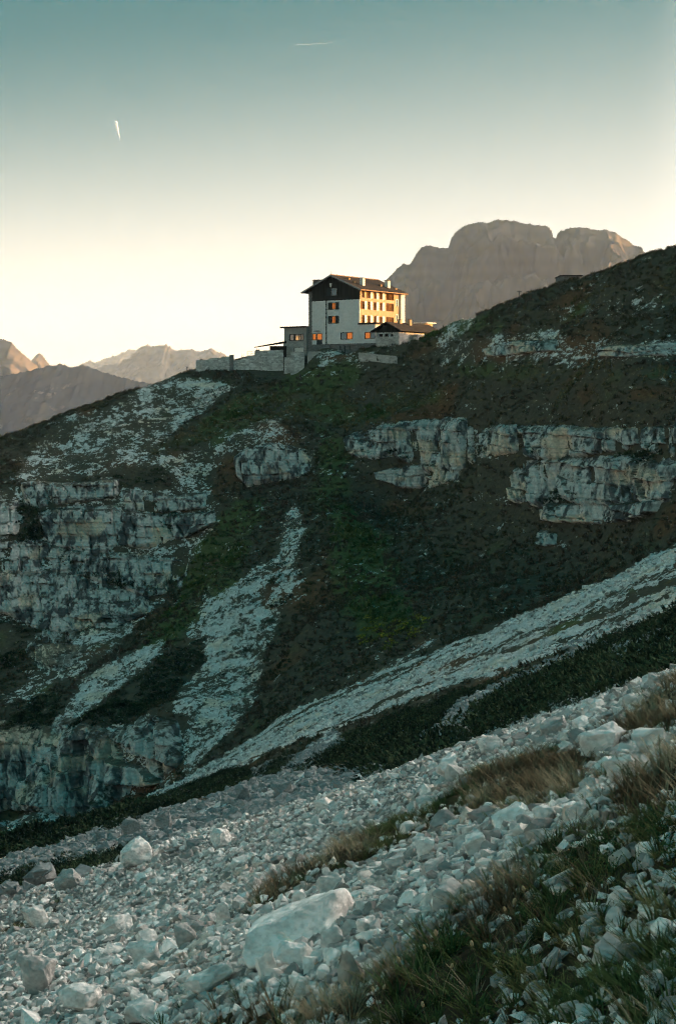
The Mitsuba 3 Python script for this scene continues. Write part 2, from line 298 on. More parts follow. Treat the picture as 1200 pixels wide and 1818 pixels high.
GREEN = [(plan(p), w) for p, w in [
    ([(500, 650), (640, 640), (640, 690), (560, 720), (480, 690)], 0.8), ([(560, 740), (620, 800), (640, 900), (720, 1000), (760, 1110), (640, 1150), (590, 1080), (580, 950), (540, 860)], 0.75),
    ([(420, 700), (800, 690), (780, 745), (600, 760), (520, 740), (330, 800), (270, 800)], 0.55), ([(380, 900), (500, 860), (420, 1050), (300, 1160), (240, 1160)], 0.6), ([(700, 560), (880, 550), (900, 600), (740, 630)], 0.55)]]
STRAW = [(plan(p), 1.0) for p in [([(430, 700), (560, 688), (800, 690), (810, 735), (700, 750), (620, 762), (520, 742), (420, 752), (330, 800), (270, 805), (330, 752)]), ([(790, 650), (1190, 650), (1190, 690), (900, 690)]), ([(900, 560), (1190, 500), (1190, 520), (1000, 575)])]]
BARE = [(plan(p), w) for p, w in [   # turf tongues that stay free of rock
    ([(270, 805), (330, 752), (430, 692), (470, 690), (560, 740), (440, 742), (330, 800)], 1.0), ([(505, 1090), (545, 1060), (500, 1200), (470, 1200)], 0.7)]]
PINE = {k: plan(p) for k, p in {
    'band': [(1290, 1030), (1200, 1096), (1100, 1138), (1000, 1177), (900, 1212), (800, 1243), (700, 1277), (600, 1314), (520, 1349), (470, 1378), (560, 1374), (640, 1368), (720, 1366), (800, 1334), (900, 1294), (1000, 1258), (1100, 1224), (1200, 1192), (1290, 1160)],
    'strip': [(200, 1482), (250, 1450), (300, 1418), (380, 1382), (435, 1366), (445, 1392), (420, 1405), (330, 1428), (280, 1446)],
    'corner': [(-60, 1505), (0, 1500), (100, 1470), (160, 1448), (280, 1425), (200, 1466), (120, 1500), (0, 1522), (-60, 1530)],
    'low': [(-40, 1584), (0, 1572), (120, 1543), (225, 1516), (228, 1532), (110, 1566), (0, 1596), (-40, 1608)],
    'spur': [(115, 1296), (220, 1232), (300, 1162), (362, 1130), (362, 1178), (300, 1240), (230, 1282), (130, 1300)],
    'knob': [(16, 1290), (60, 1242), (104, 1234), (110, 1262), (72, 1300), (20, 1300)],
    'edge': [(-40, 1100), (40, 1118), (42, 1180), (0, 1202), (-40, 1210)],
    'ledge': [(204, 848), (280, 828), (306, 838), (290, 862), (212, 862)],
    'joint': [(105, 985), (150, 998), (272, 1046), (276, 1058), (200, 1040), (120, 1006)],
    'gap': [(40, 890), (72, 905), (76, 955), (60, 965), (20, 962), (40, 930)],
    'shelf': [(680, 812), (700, 796), (745, 792), (750, 812), (700, 820)],
    'upper shelf': [(955, 806), (975, 790), (994, 808)],
    'long shelf': [(1030, 812), (1100, 800), (1200, 806), (1290, 806), (1290, 822), (1200, 822), (1100, 816)],
    'lower shelf': [(942, 892), (960, 878), (1000, 874), (1066, 886), (1066, 896), (1000, 898)],
    'cleft': [(258, 895), (282, 890), (328, 930), (300, 948), (268, 920)],
}.items()}
CLEAR = [plan(p) for p in [([(785, 1290), (800, 1262), (850, 1250), (870, 1275), (830, 1300)]), ([(1000, 1170), (1010, 1140), (1060, 1130), (1075, 1155), (1030, 1180)]), ([(795, 1262), (900, 1210), (1000, 1165), (1040, 1150), (1020, 1185), (900, 1240), (820, 1290)]), ([(730, 1320), (800, 1290), (860, 1280), (830, 1310), (760, 1335)]), ([(590, 1300), (640, 1320), (560, 1370), (500, 1380), (520, 1345)]),
                             ([(1080, 1165), (1180, 1130), (1200, 1150), (1100, 1195)])]]

def land_mesh(bear, dist):
    u, y = np.meshgrid(bear, dist)
    uc = np.clip(u, -0.72, 0.72)
    yc = np.minimum(y, 425.0)
    z = ground(uc * yc, yc)
    x = u * yc
    z = z - np.maximum(y - 425, 0) * 1.1 - np.maximum(np.abs(u) - 0.72, 0) * yc * 0.8
    return x, y, z, grid_faces(len(dist), len(bear))
def rock_share(x, y):
    r = soft(ROCK, x, y, 2.2)
    bare = soft(BARE, x, y, 1.5)
    c = soft([(CHUTE, 1.0)], x, y, 3.2)
    # the chute: stripes of turf and stone that run down the fall line
    along = x * -0.92 + y * 0.38
    across = x * 0.38 + y * 0.92
    stripe = nz(across * 0.28, along * 0.016, 0, 2, 5) * 1.6 + nz(across * 0.9, along * 0.03, 0, 2, 15) * 1.5 + nz(x * 0.1, y * 0.1, 0, 2, 25) * 0.5
    cs = c * (0.78 + stripe * 0.95)
    r = np.maximum(r * (1 - bare), cs)
    for p in PINE.values():
        r = r * (1 - 0.9 * soft([(p, 1)], x, y, 0.8))
    for p in CLEAR:
        r = np.maximum(r, 0.75 * soft([(p, 1)], x, y, 1.0))
    mid = sstep(112, 100, y) * sstep(0.02, -0.02, x / y - 0.02)     # boulder field on the near side
    bf = mid * 0.7
    for p in PINE.values():
        bf = bf * (1 - soft([(p, 1)], x, y, 0.8))
    return np.maximum(np.maximum(r, bf), 0.13)
bear = np.concatenate([np.linspace(-1.5, -0.27, 20)[:-1], np.linspace(-0.27, 0.27, 440), np.linspace(0.27, 1.5, 20)[1:]])
dist = np.concatenate([np.geomspace(46, 140, 120)[:-1], np.arange(140, 345, 0.6), np.arange(346, 436, 5.0), [500, 700, 1000]])
x, y, z, f = land_mesh(bear, dist)
core = np.abs(x / np.minimum(y, 425)) < 0.33
rk = np.full(x.shape, 0.15)
rk[core] = rock_share(x[core], y[core])
tone = np.full(x.shape, 0.2)
tone[core] = np.maximum(0.2, np.maximum(soft(GREEN, x[core], y[core], 4.0), 0.55 * soft(STRAW, x[core], y[core], 5.0)))
flat = ((x + 4) / 26) ** 2 + ((y - 342) / 20) ** 2 < 1                      # trodden ground round the house stays even
amp = np.where(flat, 0.12, 1.0) * np.clip((y - 44) / 30, 0, 1)
z = z + amp * ((nz(x * 0.16, y * 0.16, z * 0.2, 4, 1)) * 1.5 + (0.25 + 0.9 * sstep(0.3, 0.6, rk)) * np.abs(nz(x * 0.6, y * 0.6, z * 0.6, 4, 2)) * 1.1)
hill_z = RegularGridInterpolator((dist, bear), z, bounds_error=False, fill_value=None)
def hill(x, y):
    x, y = np.asarray(x, float), np.asarray(y, float)
    return hill_z(np.stack([y, x / y], -1)).reshape(np.shape(x))
P = np.stack([x, y, z], -1).reshape(-1, 3)
obj('hillside', (P, f), 'hillside_cover', kind='structure', smooth=True, uv=np.stack([rk.ravel(), tone.ravel()], 1))

# ---------------------------------------------------------------- cliffs
def cliff(top, bottom, label, seed, out=1.1, cell=0.32):
    top, bottom = np.array(top, float), np.array(bottom, float)
    def walk(pl, n):
        s = np.concatenate([[0], np.cumsum(np.linalg.norm(np.diff(pl, axis=0), axis=1))])
        q = np.linspace(0, s[-1], n)
        return np.stack([np.interp(q, s, pl[:, 0]), np.interp(q, s, pl[:, 1])], 1)
    A, B = at(*walk(top, 40).T), at(*walk(bottom, 40).T)
    L = max(np.linalg.norm(np.diff(A, axis=0), axis=1).sum(), np.linalg.norm(np.diff(B, axis=0), axis=1).sum())
    H = np.linalg.norm(A - B, axis=1).max()
    n, m = int(np.clip(L / cell, 20, 420)), int(np.clip(H / cell, 10, 130))
    a, b = walk(top, n), walk(bottom, n)
    t = np.linspace(-0.14, 1.14, m)[:, None, None]
    q = a[None] * (1 - t) + b[None] * t
    P = at(q[..., 0], q[..., 1])
    P[..., 1] = np.minimum(P[..., 1], np.median(P[..., 1], axis=0)[None] + 9)
    P[..., 0] = (q[..., 0] - 600) / F0 * P[..., 1]
    P[..., 2] = (EYE - q[..., 1]) / F0 * P[..., 1]
    d = P[m // 2, -1] - P[m // 2, 0]
    out_dir = np.array([d[1], -d[0], 0.0])
    out_dir /= np.linalg.norm(out_dir)
    s = np.linspace(0, L, n)[None, :] + np.zeros((m, 1))
    zz = P[..., 2]
    # beds of unequal hardness, upright joints that break the face into blocks, and small rubble relief
    warp = nz(s * 0.08, zz * 0.08, seed, 3, seed) * 2.2
    bed = np.floor((zz + warp) / 2.3)
    joint = np.floor((s + nz(s * 0.1, zz * 0.25, 3, 3, seed + 1) * 3.0 + bed * 0.37) / 2.1)
    blk = meshkit.noise(np.stack([joint * 7.31 + 0.5, bed * 3.17 + 0.5, joint * 0 + seed], -1), seed + 2) - 0.5
    col = meshkit.noise(np.stack([np.floor((s + warp) / 3.6) * 5.13, joint * 0, joint * 0 + 0.5], -1), seed + 3) - 0.5
    edge_u = (zz + warp) / 2.3 - bed
    edge_s = np.abs(((s + nz(s * 0.1, zz * 0.25, 3, 3, seed + 1) * 3.0 + bed * 0.37) / 2.1 - joint) - 0.5) * 2
    crack = sstep(0.8, 1.0, edge_s) * 0.8 + sstep(0.86, 1.0, np.abs(edge_u - 0.5) * 2) * 0.22
    bedoff = meshkit.noise(np.stack([bed * 3.7 + 0.5, bed * 0 + 0.5, bed * 0 + seed], -1), seed + 8) - 0.5
    rel = out * (0.9 + 1.6 * bedoff + 1.1 * blk + 1.9 * col + 2.2 * nz(s * 0.22, zz * 0.12, 7, 4, seed + 4)) + 0.7 * np.abs(nz(s * 1.1, zz * 1.1, 2, 4, seed + 5)) - crack
    e = np.minimum(np.minimum((t[..., 0] + 0.14) / 0.26, (1.14 - t[..., 0]) / 0.26), np.minimum(s / 1.6, (L - s) / 1.6))
    e = np.clip(e + 0.15 + 0.65 * nz(s * 0.55, zz * 0.55, 9, 4, seed + 6) + 0.5 * nz(s * 0.16, zz * 0.16, 4, 2, seed + 7) * (e < 1.2), 0, 1) * np.clip(np.minimum(np.minimum(s, L - s), 1.2) / 1.2, 0, 1) * np.clip(np.minimum(t[..., 0] + 0.14, 1.14 - t[..., 0]) / 0.05, 0, 1)
    off = -1.2 + (rel + 1.2) * e ** 0.6
    P = P + out_dir * off[..., None]
    obj('cliff', (P.reshape(-1, 3), grid_faces(m, n)[:, ::-1]), 'cliff_rock', label, kind='structure')
CLIFFS = [
    ([(1060, 617), (1120, 613), (1200, 606), (1290, 604)], [(1060, 633), (1120, 633), (1200, 629), (1290, 628)], 'thin pale ledge on the right-hand hill at the right edge'),
    ([(855, 619), (920, 606), (992, 603)], [(860, 634), (920, 628), (990, 621)], 'thin broken ledge in the middle of the right-hand hill'),
    ([(611, 779), (650, 765), (700, 754), (760, 751), (832, 748)], [(620, 806), (660, 814), (700, 806), (765, 832), (832, 826)], 'banded grey cliff with an ochre left end, right of the green gully'),
    ([(660, 838), (720, 830), (770, 828), (828, 816)], [(668, 850), (720, 865), (770, 865), (815, 850)], 'low grey rock step under the banded cliff'),
    ([(826, 760), (870, 757), (922, 756)], [(832, 822), (880, 806), (924, 800)], 'dark rock step between the two right-hand cliffs'),
    ([(918, 757), (1000, 759), (1060, 762), (1120, 757), (1200, 754), (1310, 750)], [(925, 808), (1000, 818), (1060, 803), (1130, 797), (1200, 808), (1310, 800)], 'upper bed of the tall cliff at the right edge'),
    ([(903, 848), (935, 824), (1000, 817), (1100, 812), (1200, 820), (1310, 812)], [(910, 888), (960, 895), (1000, 884), (1060, 894), (1140, 894), (1200, 888), (1310, 870)], 'bulging middle bed of the tall cliff at the right edge'),
    ([(936, 893), (1000, 896), (1060, 892), (1110, 894), (1178, 890)], [(940, 921), (1000, 926), (1075, 929), (1130, 922), (1172, 906)], 'lowest pale bed of the tall cliff at the right edge'),
    ([(950, 946), (970, 943), (992, 950)], [(952, 964), (970, 968), (990, 966)], 'small lone outcrop below the tall cliff'),
    ([(410, 818), (440, 799), (480, 791), (520, 797), (562, 814)], [(415, 838), (440, 860), (490, 851), (530, 846), (560, 829)], 'small pale cliff under the pointed rock nose'),
    ([(28, 862), (60, 856), (110, 860), (160, 857), (216, 852)], [(35, 892), (70, 899), (130, 890), (180, 886), (216, 876)], 'topmost rock bed of the left buttress'),
    ([(212, 872), (262, 868), (300, 880), (376, 874)], [(214, 905), (262, 906), (300, 908), (374, 900)], 'broken rock step right of the topmost bed on the left buttress'),
    ([(62, 914), (120, 904), (200, 902), (260, 912), (330, 914), (388, 906)], [(76, 950), (100, 972), (160, 987), (210, 968), (270, 968), (330, 952), (386, 924)], 'second rock bed of the left buttress with pale patches'),
    ([(-60, 893), (0, 890), (38, 894)], [(-60, 945), (0, 950), (38, 944)], 'rounded rock block at the left edge beside the second bed'),
    ([(-60, 972), (0, 968), (60, 960), (110, 975), (160, 986), (230, 986), (345, 998)], [(-60, 1025), (0, 1022), (60, 1017), (120, 1012), (180, 1032), (260, 1054), (335, 1044)], 'long third rock bed of the left buttress above the dark ledge'),
    ([(-60, 1026), (0, 1022), (60, 1019), (120, 1014), (180, 1034), (268, 1060)], [(-60, 1075), (0, 1082), (30, 1092), (60, 1107), (120, 1114), (200, 1110), (264, 1086)], 'dark streaked wall at the foot of the left buttress'),
    ([(40, 1136), (80, 1122), (120, 1114), (168, 1118)], [(40, 1166), (70, 1183), (110, 1187), (166, 1152)], 'stub of pale cliff below the streaked wall'),
    ([(-50, 1300), (0, 1300), (60, 1306), (100, 1298), (160, 1298), (205, 1312)], [(-50, 1425), (0, 1425), (60, 1426), (120, 1440), (180, 1428), (206, 1416)], 'blocky grey cliff in the lower left corner above the talus'),
    ([(196, 1312), (235, 1290), (265, 1278), (322, 1284)], [(200, 1420), (235, 1400), (300, 1372), (328, 1336)], 'rounded grey bastion at the right end of the lower left cliff'),
]
for i, (a, b, l) in enumerate(CLIFFS):
    cliff(a, b, l, 100 + 13 * i, 2.3 if 'lower left' in l else 1.1)

# ---------------------------------------------------------------- near scree slope
TURF = [(plan(p), w) for p, w in [
    ([(436, 1612), (470, 1578), (560, 1536), (600, 1502), (680, 1462), (760, 1438), (830, 1398), (818, 1372), (900, 1358), (960, 1338), (1050, 1325), (1082, 1382), (940, 1446), (880, 1434), (760, 1482), (650, 1532), (560, 1560), (480, 1618)], 0.80),
    ([(1290, 1180), (1200, 1205), (1130, 1262), (1080, 1300), (1180, 1290), (1290, 1260)], 0.72),
    ([(1060, 1420), (1130, 1390), (1200, 1330), (1420, 1260), (1420, 1500), (1080, 1505)], 0.85),
    ([(560, 1850), (590, 1790), (655, 1730), (720, 1680), (800, 1622), (830, 1590), (900, 1560), (940, 1500), (1030, 1480), (1080, 1440), (1420, 1340), (1420, 1850)], 0.72),
    ([(640, 1850), (680, 1760), (760, 1690), (860, 1650), (900, 1720), (880, 1850)], 0.95),
    ([(290, 1850), (330, 1790), (480, 1760), (600, 1780), (600, 1850)], 0.55),
    ([(5, 1650), (30, 1630), (55, 1640), (40, 1660)], 0.8), ([(78, 1618), (95, 1606), (112, 1612), (95, 1626)], 0.7),
    ([(930, 1560), (1080, 1470), (1200, 1450), (1200, 1560), (1000, 1600)], 0.9)]]
bear = np.concatenate([np.linspace(-3, -0.29, 24)[:-1], np.linspace(-0.29, 0.29, 260), np.linspace(0.29, 3, 24)[1:]])
dist = np.geomspace(0.7, 50, 300)
u, yy = np.meshgrid(bear, dist)
xx = u * yy
gz = ground(np.clip(u, -0.72, 0.72) * yy, yy)
gz = gz + (np.abs(u) > 0.72) * (u - np.clip(u, -0.72, 0.72)) * yy * 0.42
turf = np.zeros(xx.shape)
near = np.abs(u) < 0.34
turf[near] = soft(TURF, xx[near], yy[near], 0.22)
def bumps(x, y):
    return nz(x * 1.1, y * 1.1, 0, 4, 61) * 0.16 + nz(x * 0.35, y * 0.35, 0, 2, 62) * 0.25 * np.clip(y / 20, 0.2, 1)
gz = gz + bumps(xx, yy) * np.clip((50 - yy) / 6, 0, 1) - 0.25 * sstep(46, 50, yy)
def near_ground(x, y):
    return ground(x, y) + bumps(x, y)
obj('scree', (np.stack([xx, yy, gz], -1).reshape(-1, 3), grid_faces(len(dist), len(bear))), 'shaded_gravel', kind='structure', smooth=True,
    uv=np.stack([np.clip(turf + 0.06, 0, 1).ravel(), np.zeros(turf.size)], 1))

def rock_mesh(seed, detail, points=15, flat=0.7, rough=0.05):
    r = np.random.default_rng(seed)
    p = r.normal(size=(points, 3))
    p /= np.linalg.norm(p, axis=1, keepdims=True)
    p = np.sign(p) * np.abs(p) ** 0.62                      # squarer than a ball: frost-split blocks
    p *= np.array([1, r.uniform(0.65, 0.95), r.uniform(flat - 0.2, flat + 0.1)]) * r.uniform(0.85, 1.1, (points, 1))
    h = trimesh.convex.convex_hull(p)
    if detail:
        for _ in range(detail): h = h.subdivide()
        h = trimesh.Trimesh(h.vertices, h.faces, process=True)
        n = h.vertex_normals
        v = h.vertices
        v = v + n * ((nz(v[:, 0] * 1.6, v[:, 1] * 1.6, v[:, 2] * 1.6, 3, seed) * rough * 5 - np.abs(nz(v[:, 0] * 4, v[:, 1] * 4, v[:, 2] * 4, 2, seed + 1)) * rough * 3)[:, None])
        h = trimesh.Trimesh(v, h.faces, process=False)
    h.apply_scale(1.0 / np.abs(h.vertices[:, :2]).max())
    return h
FINE = [rock_mesh(200 + i, 2, 13 + i % 6) for i in range(14)]
MID = [rock_mesh(250 + i, 1, 13 + i % 5) for i in range(14)]
TINY = [rock_mesh(350 + i, 0, 8) for i in range(14)]
ROUGH = [rock_mesh(300 + i, 0, 11 + i % 5) for i in range(14)]
def spin(r):
    a, b, c = r.uniform(0, 2 * math.pi), r.normal(0, 0.35), r.normal(0, 0.35)
    M = trimesh.transformations.euler_matrix(b, c, a, 'sxyz')
    return M[:3, :3]
def place(mesh, R, s, p):
    return mesh.vertices @ (R * s).T + p
def bake(items, tones=False):
    vs, fs, k = [], [], 0
    for m, R, s, p in items:
        vs.append(place(m, R, s, p)); fs.append(m.faces + k); k += len(m.vertices)
    if tones:
        r = np.random.default_rng(3)
        return np.vstack(vs), np.vstack(fs), np.vstack([np.tile(r.random((1, 2)) * [1.25, 1] - [0.15, 0], (len(v), 1)) for v in vs])
    return np.vstack(vs), np.vstack(fs)

# named boulders: bearing, height of the foot, width and height in sight-board units -> a place on the slope and a size in metres
BOULDERS = [
    (238, 1540, 78, 46, 'pale block with a notched top at the far upper edge of the scree'),
    (392, 1510, 50, 36, 'rounded pale boulder at the crest of the scree, right of the notched block'),
    (588, 1592, 66, 42, 'square-cut grey block between the big wedge boulder and the brown tussocks'),
    (520, 1726, 84, 48, 'brownish block lying against the foot of the big wedge boulder'),
    (472, 1742, 46, 62, 'small pinkish wedge leaning left of the brownish block'),
    (622, 1752, 66, 76, 'upright dark grey slab standing right of the brownish block'),
    (696, 1706, 60, 50, 'pale cube-like stone at the edge of the dark green turf'),
    (590, 1690, 56, 40, 'light grey stone tucked under the right end of the big wedge boulder'),
    (650, 1668, 52, 34, 'low rounded stone right of the big wedge boulder'),
    (530, 1768, 56, 36, 'white rounded stone in front of the brownish block'),
    (58, 1780, 84, 74, 'bulky blue grey boulder near the lower left corner'),
    (250, 1722, 80, 46, 'flat-topped pale boulder midway across the lower scree'),
    (200, 1668, 96, 44, 'long ribbed boulder in the middle of the left scree'),
    (330, 1690, 50, 46, 'dark square stone just right of the ribbed boulder'),
    (395, 1652, 36, 46, 'narrow pointed stone left of the big wedge boulder'),
    (370, 1760, 120, 46, 'broad low slab below the big wedge boulder at lower left'),
    (140, 1812, 90, 50, 'boulder cut by the lower edge left of the broad slab'),
    (250, 1812, 80, 40, 'grey stone at the lower edge under the broad slab'),
    (60, 1652, 60, 40, 'faceted boulder beside the small brown tuft on the left'),
    (120, 1580, 60, 34, 'grey stone on the left crest above the dark thicket strip'),
    (755, 1525, 48, 40, 'sharp pointed white stone below the green end of the tussock strip'),
    (845, 1520, 60, 40, 'smooth rounded boulder in the middle scree tongue'),
    (702, 1545, 54, 30, 'rounded grey stone left of the pointed white stone'),
    (968, 1470, 54, 36, 'square stone at the upper end of the scree tongue'),
    (1030, 1462, 50, 34, 'pale cube beside the square stone, next to dry grass'),
    (1112, 1396, 84, 52, 'big pale boulder among dry grass near the right edge'),
    (1072, 1330, 120, 46, 'long cracked slab on the right crest'),
    (1160, 1320, 80, 36, 'flat slab right of the long cracked slab'),
    (985, 1310, 70, 30, 'rounded boulder on the right-hand crest below the dark thicket'),
    (800, 1376, 56, 34, 'pale block on the crest, left of the grassy strip'),
    (870, 1330, 60, 32, 'white block on the crest above the dry grass'),
    (984, 1724, 42, 34, 'grey stone half sunk in the dark turf'),
    (952, 1756, 46, 34, 'rounded stone below the half sunk one in the dark turf'),
    (1050, 1656, 46, 26, 'flat white stone in the dark turf on the right'),
    (1098, 1676, 38, 26, 'small white tilted stone right of the flat white one'),
    (1014, 1816, 56, 34, 'white stone at the lower edge in the dark turf'),
    (1082, 1518, 44, 26, 'pale stone peeping out of the green grass near the right edge'),
]
placed, fixed_xy, fixed_r = [], [], []
S0 = math.atan2(0.42, 1.0)
def boulder_shape(i, w, h, Y):
    m = rock_mesh(900 + i, 3, 15 + i % 5, flat=0.8, rough=0.075)
    ext = m.extents
    W, H = 0.76 * w / F0 * Y, 0.76 * h / F0 * Y
    v = m.vertices * np.array([W / ext[0], W * 0.8 / ext[1], H * 1.35 / ext[2]])
    return trimesh.Trimesh(v, m.faces, process=False)
for i, (px, py, w, h, lab) in enumerate(BOULDERS):
    p = at(px, py)
    p[2] = near_ground(p[0], p[1])
    m = boulder_shape(i, w, h, p[1])
    a = rng.uniform(-0.5, 0.5)
    m.apply_transform(trimesh.transformations.euler_matrix(rng.normal(0, 0.08), -0.22, a, 'sxyz'))
    m.apply_translation(p + [0, m.extents[1] * 0.3, h / F0 * p[1] * 0.42])
    m = trimesh.graph.smooth_shade(m, angle=math.radians(32))
    obj('boulder', m, 'pale_stone', lab, 'boulder', smooth=True, uv=np.tile([[0.15 if 'dark' in lab or 'blue' in lab else 0.55 if 'grey' in lab else 0.9, 1.0 if 'brown' in lab or 'pink' in lab else 0.2]], (len(m.vertices), 1)))
    fixed_xy.append(p[:2] + [0, m.extents[1] * 0.3]); fixed_r.append(w / F0 * p[1] * 0.42)
# the big wedge: one long face slopes down to the left, the right end stands high and is split
def wedge():
    # ridge between the long top and the front, back edge of the top, right end, foot of the front (bearing, height, metres behind the foot)
    foot = at(520, 1690)
    Y0 = foot[1]
    pts = [(434, 1664, 0.10), (451, 1650, 0.12), (517, 1629, 0.10), (541, 1613, 0.14), (597, 1584, 0.24), (612, 1579, 0.34),
           (452, 1636, 0.55), (485, 1618, 0.62), (549, 1591, 0.66), (606, 1577, 0.62), (624, 1586, 0.50), (638, 1618, 0.46), (632, 1650, 0.44), (600, 1664, 0.16),
           (428, 1700, 0.02), (440, 1720, -0.02), (493, 1712, -0.06), (560, 1690, -0.02), (600, 1690, 0.1), (470, 1740, 0.3), (620, 1720, 0.6)]
    h = trimesh.convex.convex_hull(np.array([sight(a, b, Y0 + d) for a, b, d in pts]))
    m = manifold3d.Manifold(manifold3d.Mesh(np.asarray(h.vertices, np.float32), np.asarray(h.faces, np.uint32)))
    notch = trimesh.creation.box(extents=[0.5, 0.16, 0.02])
    notch.apply_transform(trimesh.transformations.rotation_matrix(0.35, [0, 1, 0])); notch.apply_translation(sight(505, 1672, Y0 - 0.02))
    m = m - manifold3d.Manifold(manifold3d.Mesh(np.asarray(notch.vertices, np.float32), np.asarray(notch.faces, np.uint32)))
    q = m.refine_to_length(0.022).to_mesh()
    t = trimesh.Trimesh(q.vert_properties[:, :3], q.tri_verts, process=True)
    trimesh.smoothing.filter_taubin(t, iterations=3)
    n, v = t.vertex_normals, t.vertices
    t.vertices = v + n * (nz(v[:, 0] * 5, v[:, 1] * 5, v[:, 2] * 9, 5, 77) * 0.045 - np.abs(nz(v[:, 0] * 13, v[:, 1] * 13, v[:, 2] * 13, 3, 78)) * 0.03)[:, None]
    return t, foot
t, foot = wedge()
t = trimesh.graph.smooth_shade(t, angle=math.radians(32))
obj('boulder', t, 'pale_stone', 'largest boulder, a pale wedge with a long sloping top', 'boulder', smooth=True, uv=np.tile([[1.15, 0.3]], (len(t.vertices), 1)))
for k in (-0.3, -0.1, 0.1, 0.28):
    fixed_xy.append(foot[:2] + [k, 0.3]); fixed_r.append(0.24)

# the loose scree: stones from half a metre down to fist size, big ones first, each finding a free spot
spots, sizes = np.array(fixed_xy), np.array(fixed_r)
stones = []
for smax, smin, count, ymax, gap in ((0.165, 0.125, 90, 48, 0.62), (0.125, 0.09, 1300, 48, 0.62), (0.09, 0.062, 6500, 48, 0.6), (0.062, 0.042, 17000, 46, 0.57), (0.047, 0.03, 14000, 26, 0.58), (0.03, 0.018, 9000, 11, 0.55)):
    count = int(count * 1.27)
    n = count * 4
    Y = 3.2 + (ymax - 3.2) * rng.random(n) ** (0.55 if smin > 0.05 else 0.85)
    X = (0.27 * Y + 1.7) * rng.uniform(-1, 1, n)
    R = smin + (smax - smin) * rng.random(n) ** 1.8
    tf = soft(TURF, X, Y, 0.18)
    patch = nz(X * 0.5, Y * 0.5, 0, 3, 91)
    keep = rng.random(n) > tf * np.where(R > 0.09, 1.3, 1.14 - 0.3 * sstep(0.02, 0.3, X - 0.155 * Y) * (Y < 7.5)) + np.where(tf > 0.3, -patch * 0.6, 0)
    keep &= ~((R > 0.15) & (Y < 7))
    X, Y, R = X[keep], Y[keep], R[keep]
    tree = cKDTree(spots)
    dd, ii = tree.query(np.stack([X, Y], 1), k=3)
    ok = (dd > gap * (R[:, None] + sizes[ii])).all(1)
    X, Y, R = X[ok], Y[ok], R[ok]
    pair = cKDTree(np.stack([X, Y], 1)).query_pairs(smax * 1.2, output_type='ndarray')
    drop = np.zeros(len(X), bool)
    for a, b in pair[np.argsort(pair[:, 1])] if len(pair) else ():
        if not drop[a] and not drop[b] and math.hypot(X[a] - X[b], Y[a] - Y[b]) < gap * (R[a] + R[b]): drop[b] = True
    X, Y, R = X[~drop][:count], Y[~drop][:count], R[~drop][:count]
    Z = near_ground(X, Y)
    stones += list(zip(X, Y, Z, R))
    spots, sizes = np.vstack([spots, np.stack([X, Y], 1)]), np.concatenate([sizes, R])
stones = np.array(stones)
print('stones', len(stones))
inview = np.abs(stones[:, 0] / stones[:, 1]) < 0.232
inview &= (EYE - stones[:, 2] / stones[:, 1] * F0) < 1815
show = np.where(inview, stones[:, 3] / stones[:, 1], 0)
order = np.argsort(-show)
plies = [mikit.ply(m, 'pale_stone', smooth=True, uv=np.tile([[a, b]], (len(m.vertices), 1))) for m in [trimesh.graph.smooth_shade(q, angle=math.radians(28)) for q in FINE] for a, b in ((-0.1, 0.1), (0.35, 0.3), (0.75, 0.9), (1.05, 0.2))]
fine_n, loose = 0, []
for rank, k in enumerate(order):
    x0, y0, z0, r0 = stones[k]
    R = spin(rng)
    tilt = trimesh.transformations.euler_matrix(0, -0.3, 0, 'sxyz')[:3, :3]
    R = tilt @ R
    p = np.array([x0, y0, z0 + r0 * 0.16])
    if rank < 300:
        i = int(rng.integers(len(plies)))
        M = np.eye(4); M[:3, :3] = R * r0; M[:3, 3] = p
        key = 'scree__stone' + (f'_{rank:03d}' if rank else '')
        scene[key] = {**plies[i], 'to_world': T(M.tolist())}
    else:
        loose.append(((FINE if show[k] > 0.012 else MID if show[k] > 0.0075 else ROUGH if show[k] > 0.0035 else TINY)[int(rng.integers(14))], R, r0, p))
v, f, w = bake(loose, True)
print('loose tris', len(f))
obj('scree__rubble', (v, f), 'pale_stone', kind='stuff', uv=w)

# ---------------------------------------------------------------- boulder field on the near side, stones of the chute and the cones
def scatter(polys, count, rmin, rmax, share=None, seed=0, power=2.2):
    r = np.random.default_rng(seed)
    out = []
    for poly, w in polys:
        a, b, c, d = poly.bounds
        n = int(count * w)
        X, Y = r.uniform(a, c, n * 4), r.uniform(b, d, n * 4)
        k = inside(poly, X, Y)
        X, Y = X[k][:n], Y[k][:n]
        if share is not None:
            q = r.random(len(X)) < share(X, Y)
            X, Y = X[q], Y[q]
        out.append(np.stack([X, Y, hill(X, Y), rmin + (rmax - rmin) * r.random(len(X)) ** power], 1))
    return np.vstack(out)
FIELD = plan([(-60, 1590), (0, 1530), (120, 1500), (200, 1470), (300, 1440), (440, 1400), (450, 1372), (520, 1345), (640, 1300), (740, 1325), (830, 1260), (960, 1180), (1060, 1150), (1180, 1130), (1200, 1160), (1010, 1215), (900, 1262), (740, 1372), (560, 1422), (400, 1470), (200, 1540), (0, 1610), (-60, 1620)])
def open_field(X, Y):
    s = np.ones(len(X))
    for p in PINE.values():
        s = s * (1 - 0.93 * soft([(p, 1)], X, Y, 0.5))
    for p in CLEAR:
        s = np.maximum(s, soft([(p, 1)], X, Y, 0.6))
    return s
st = scatter([(FIELD, 1.0)], 15000, 0.07, 0.36, open_field, 5, 2.4)
st = np.vstack([st, scatter([(p, 1.0) for p in CLEAR], 420, 0.08, 0.42, None, 15, 2.0)])
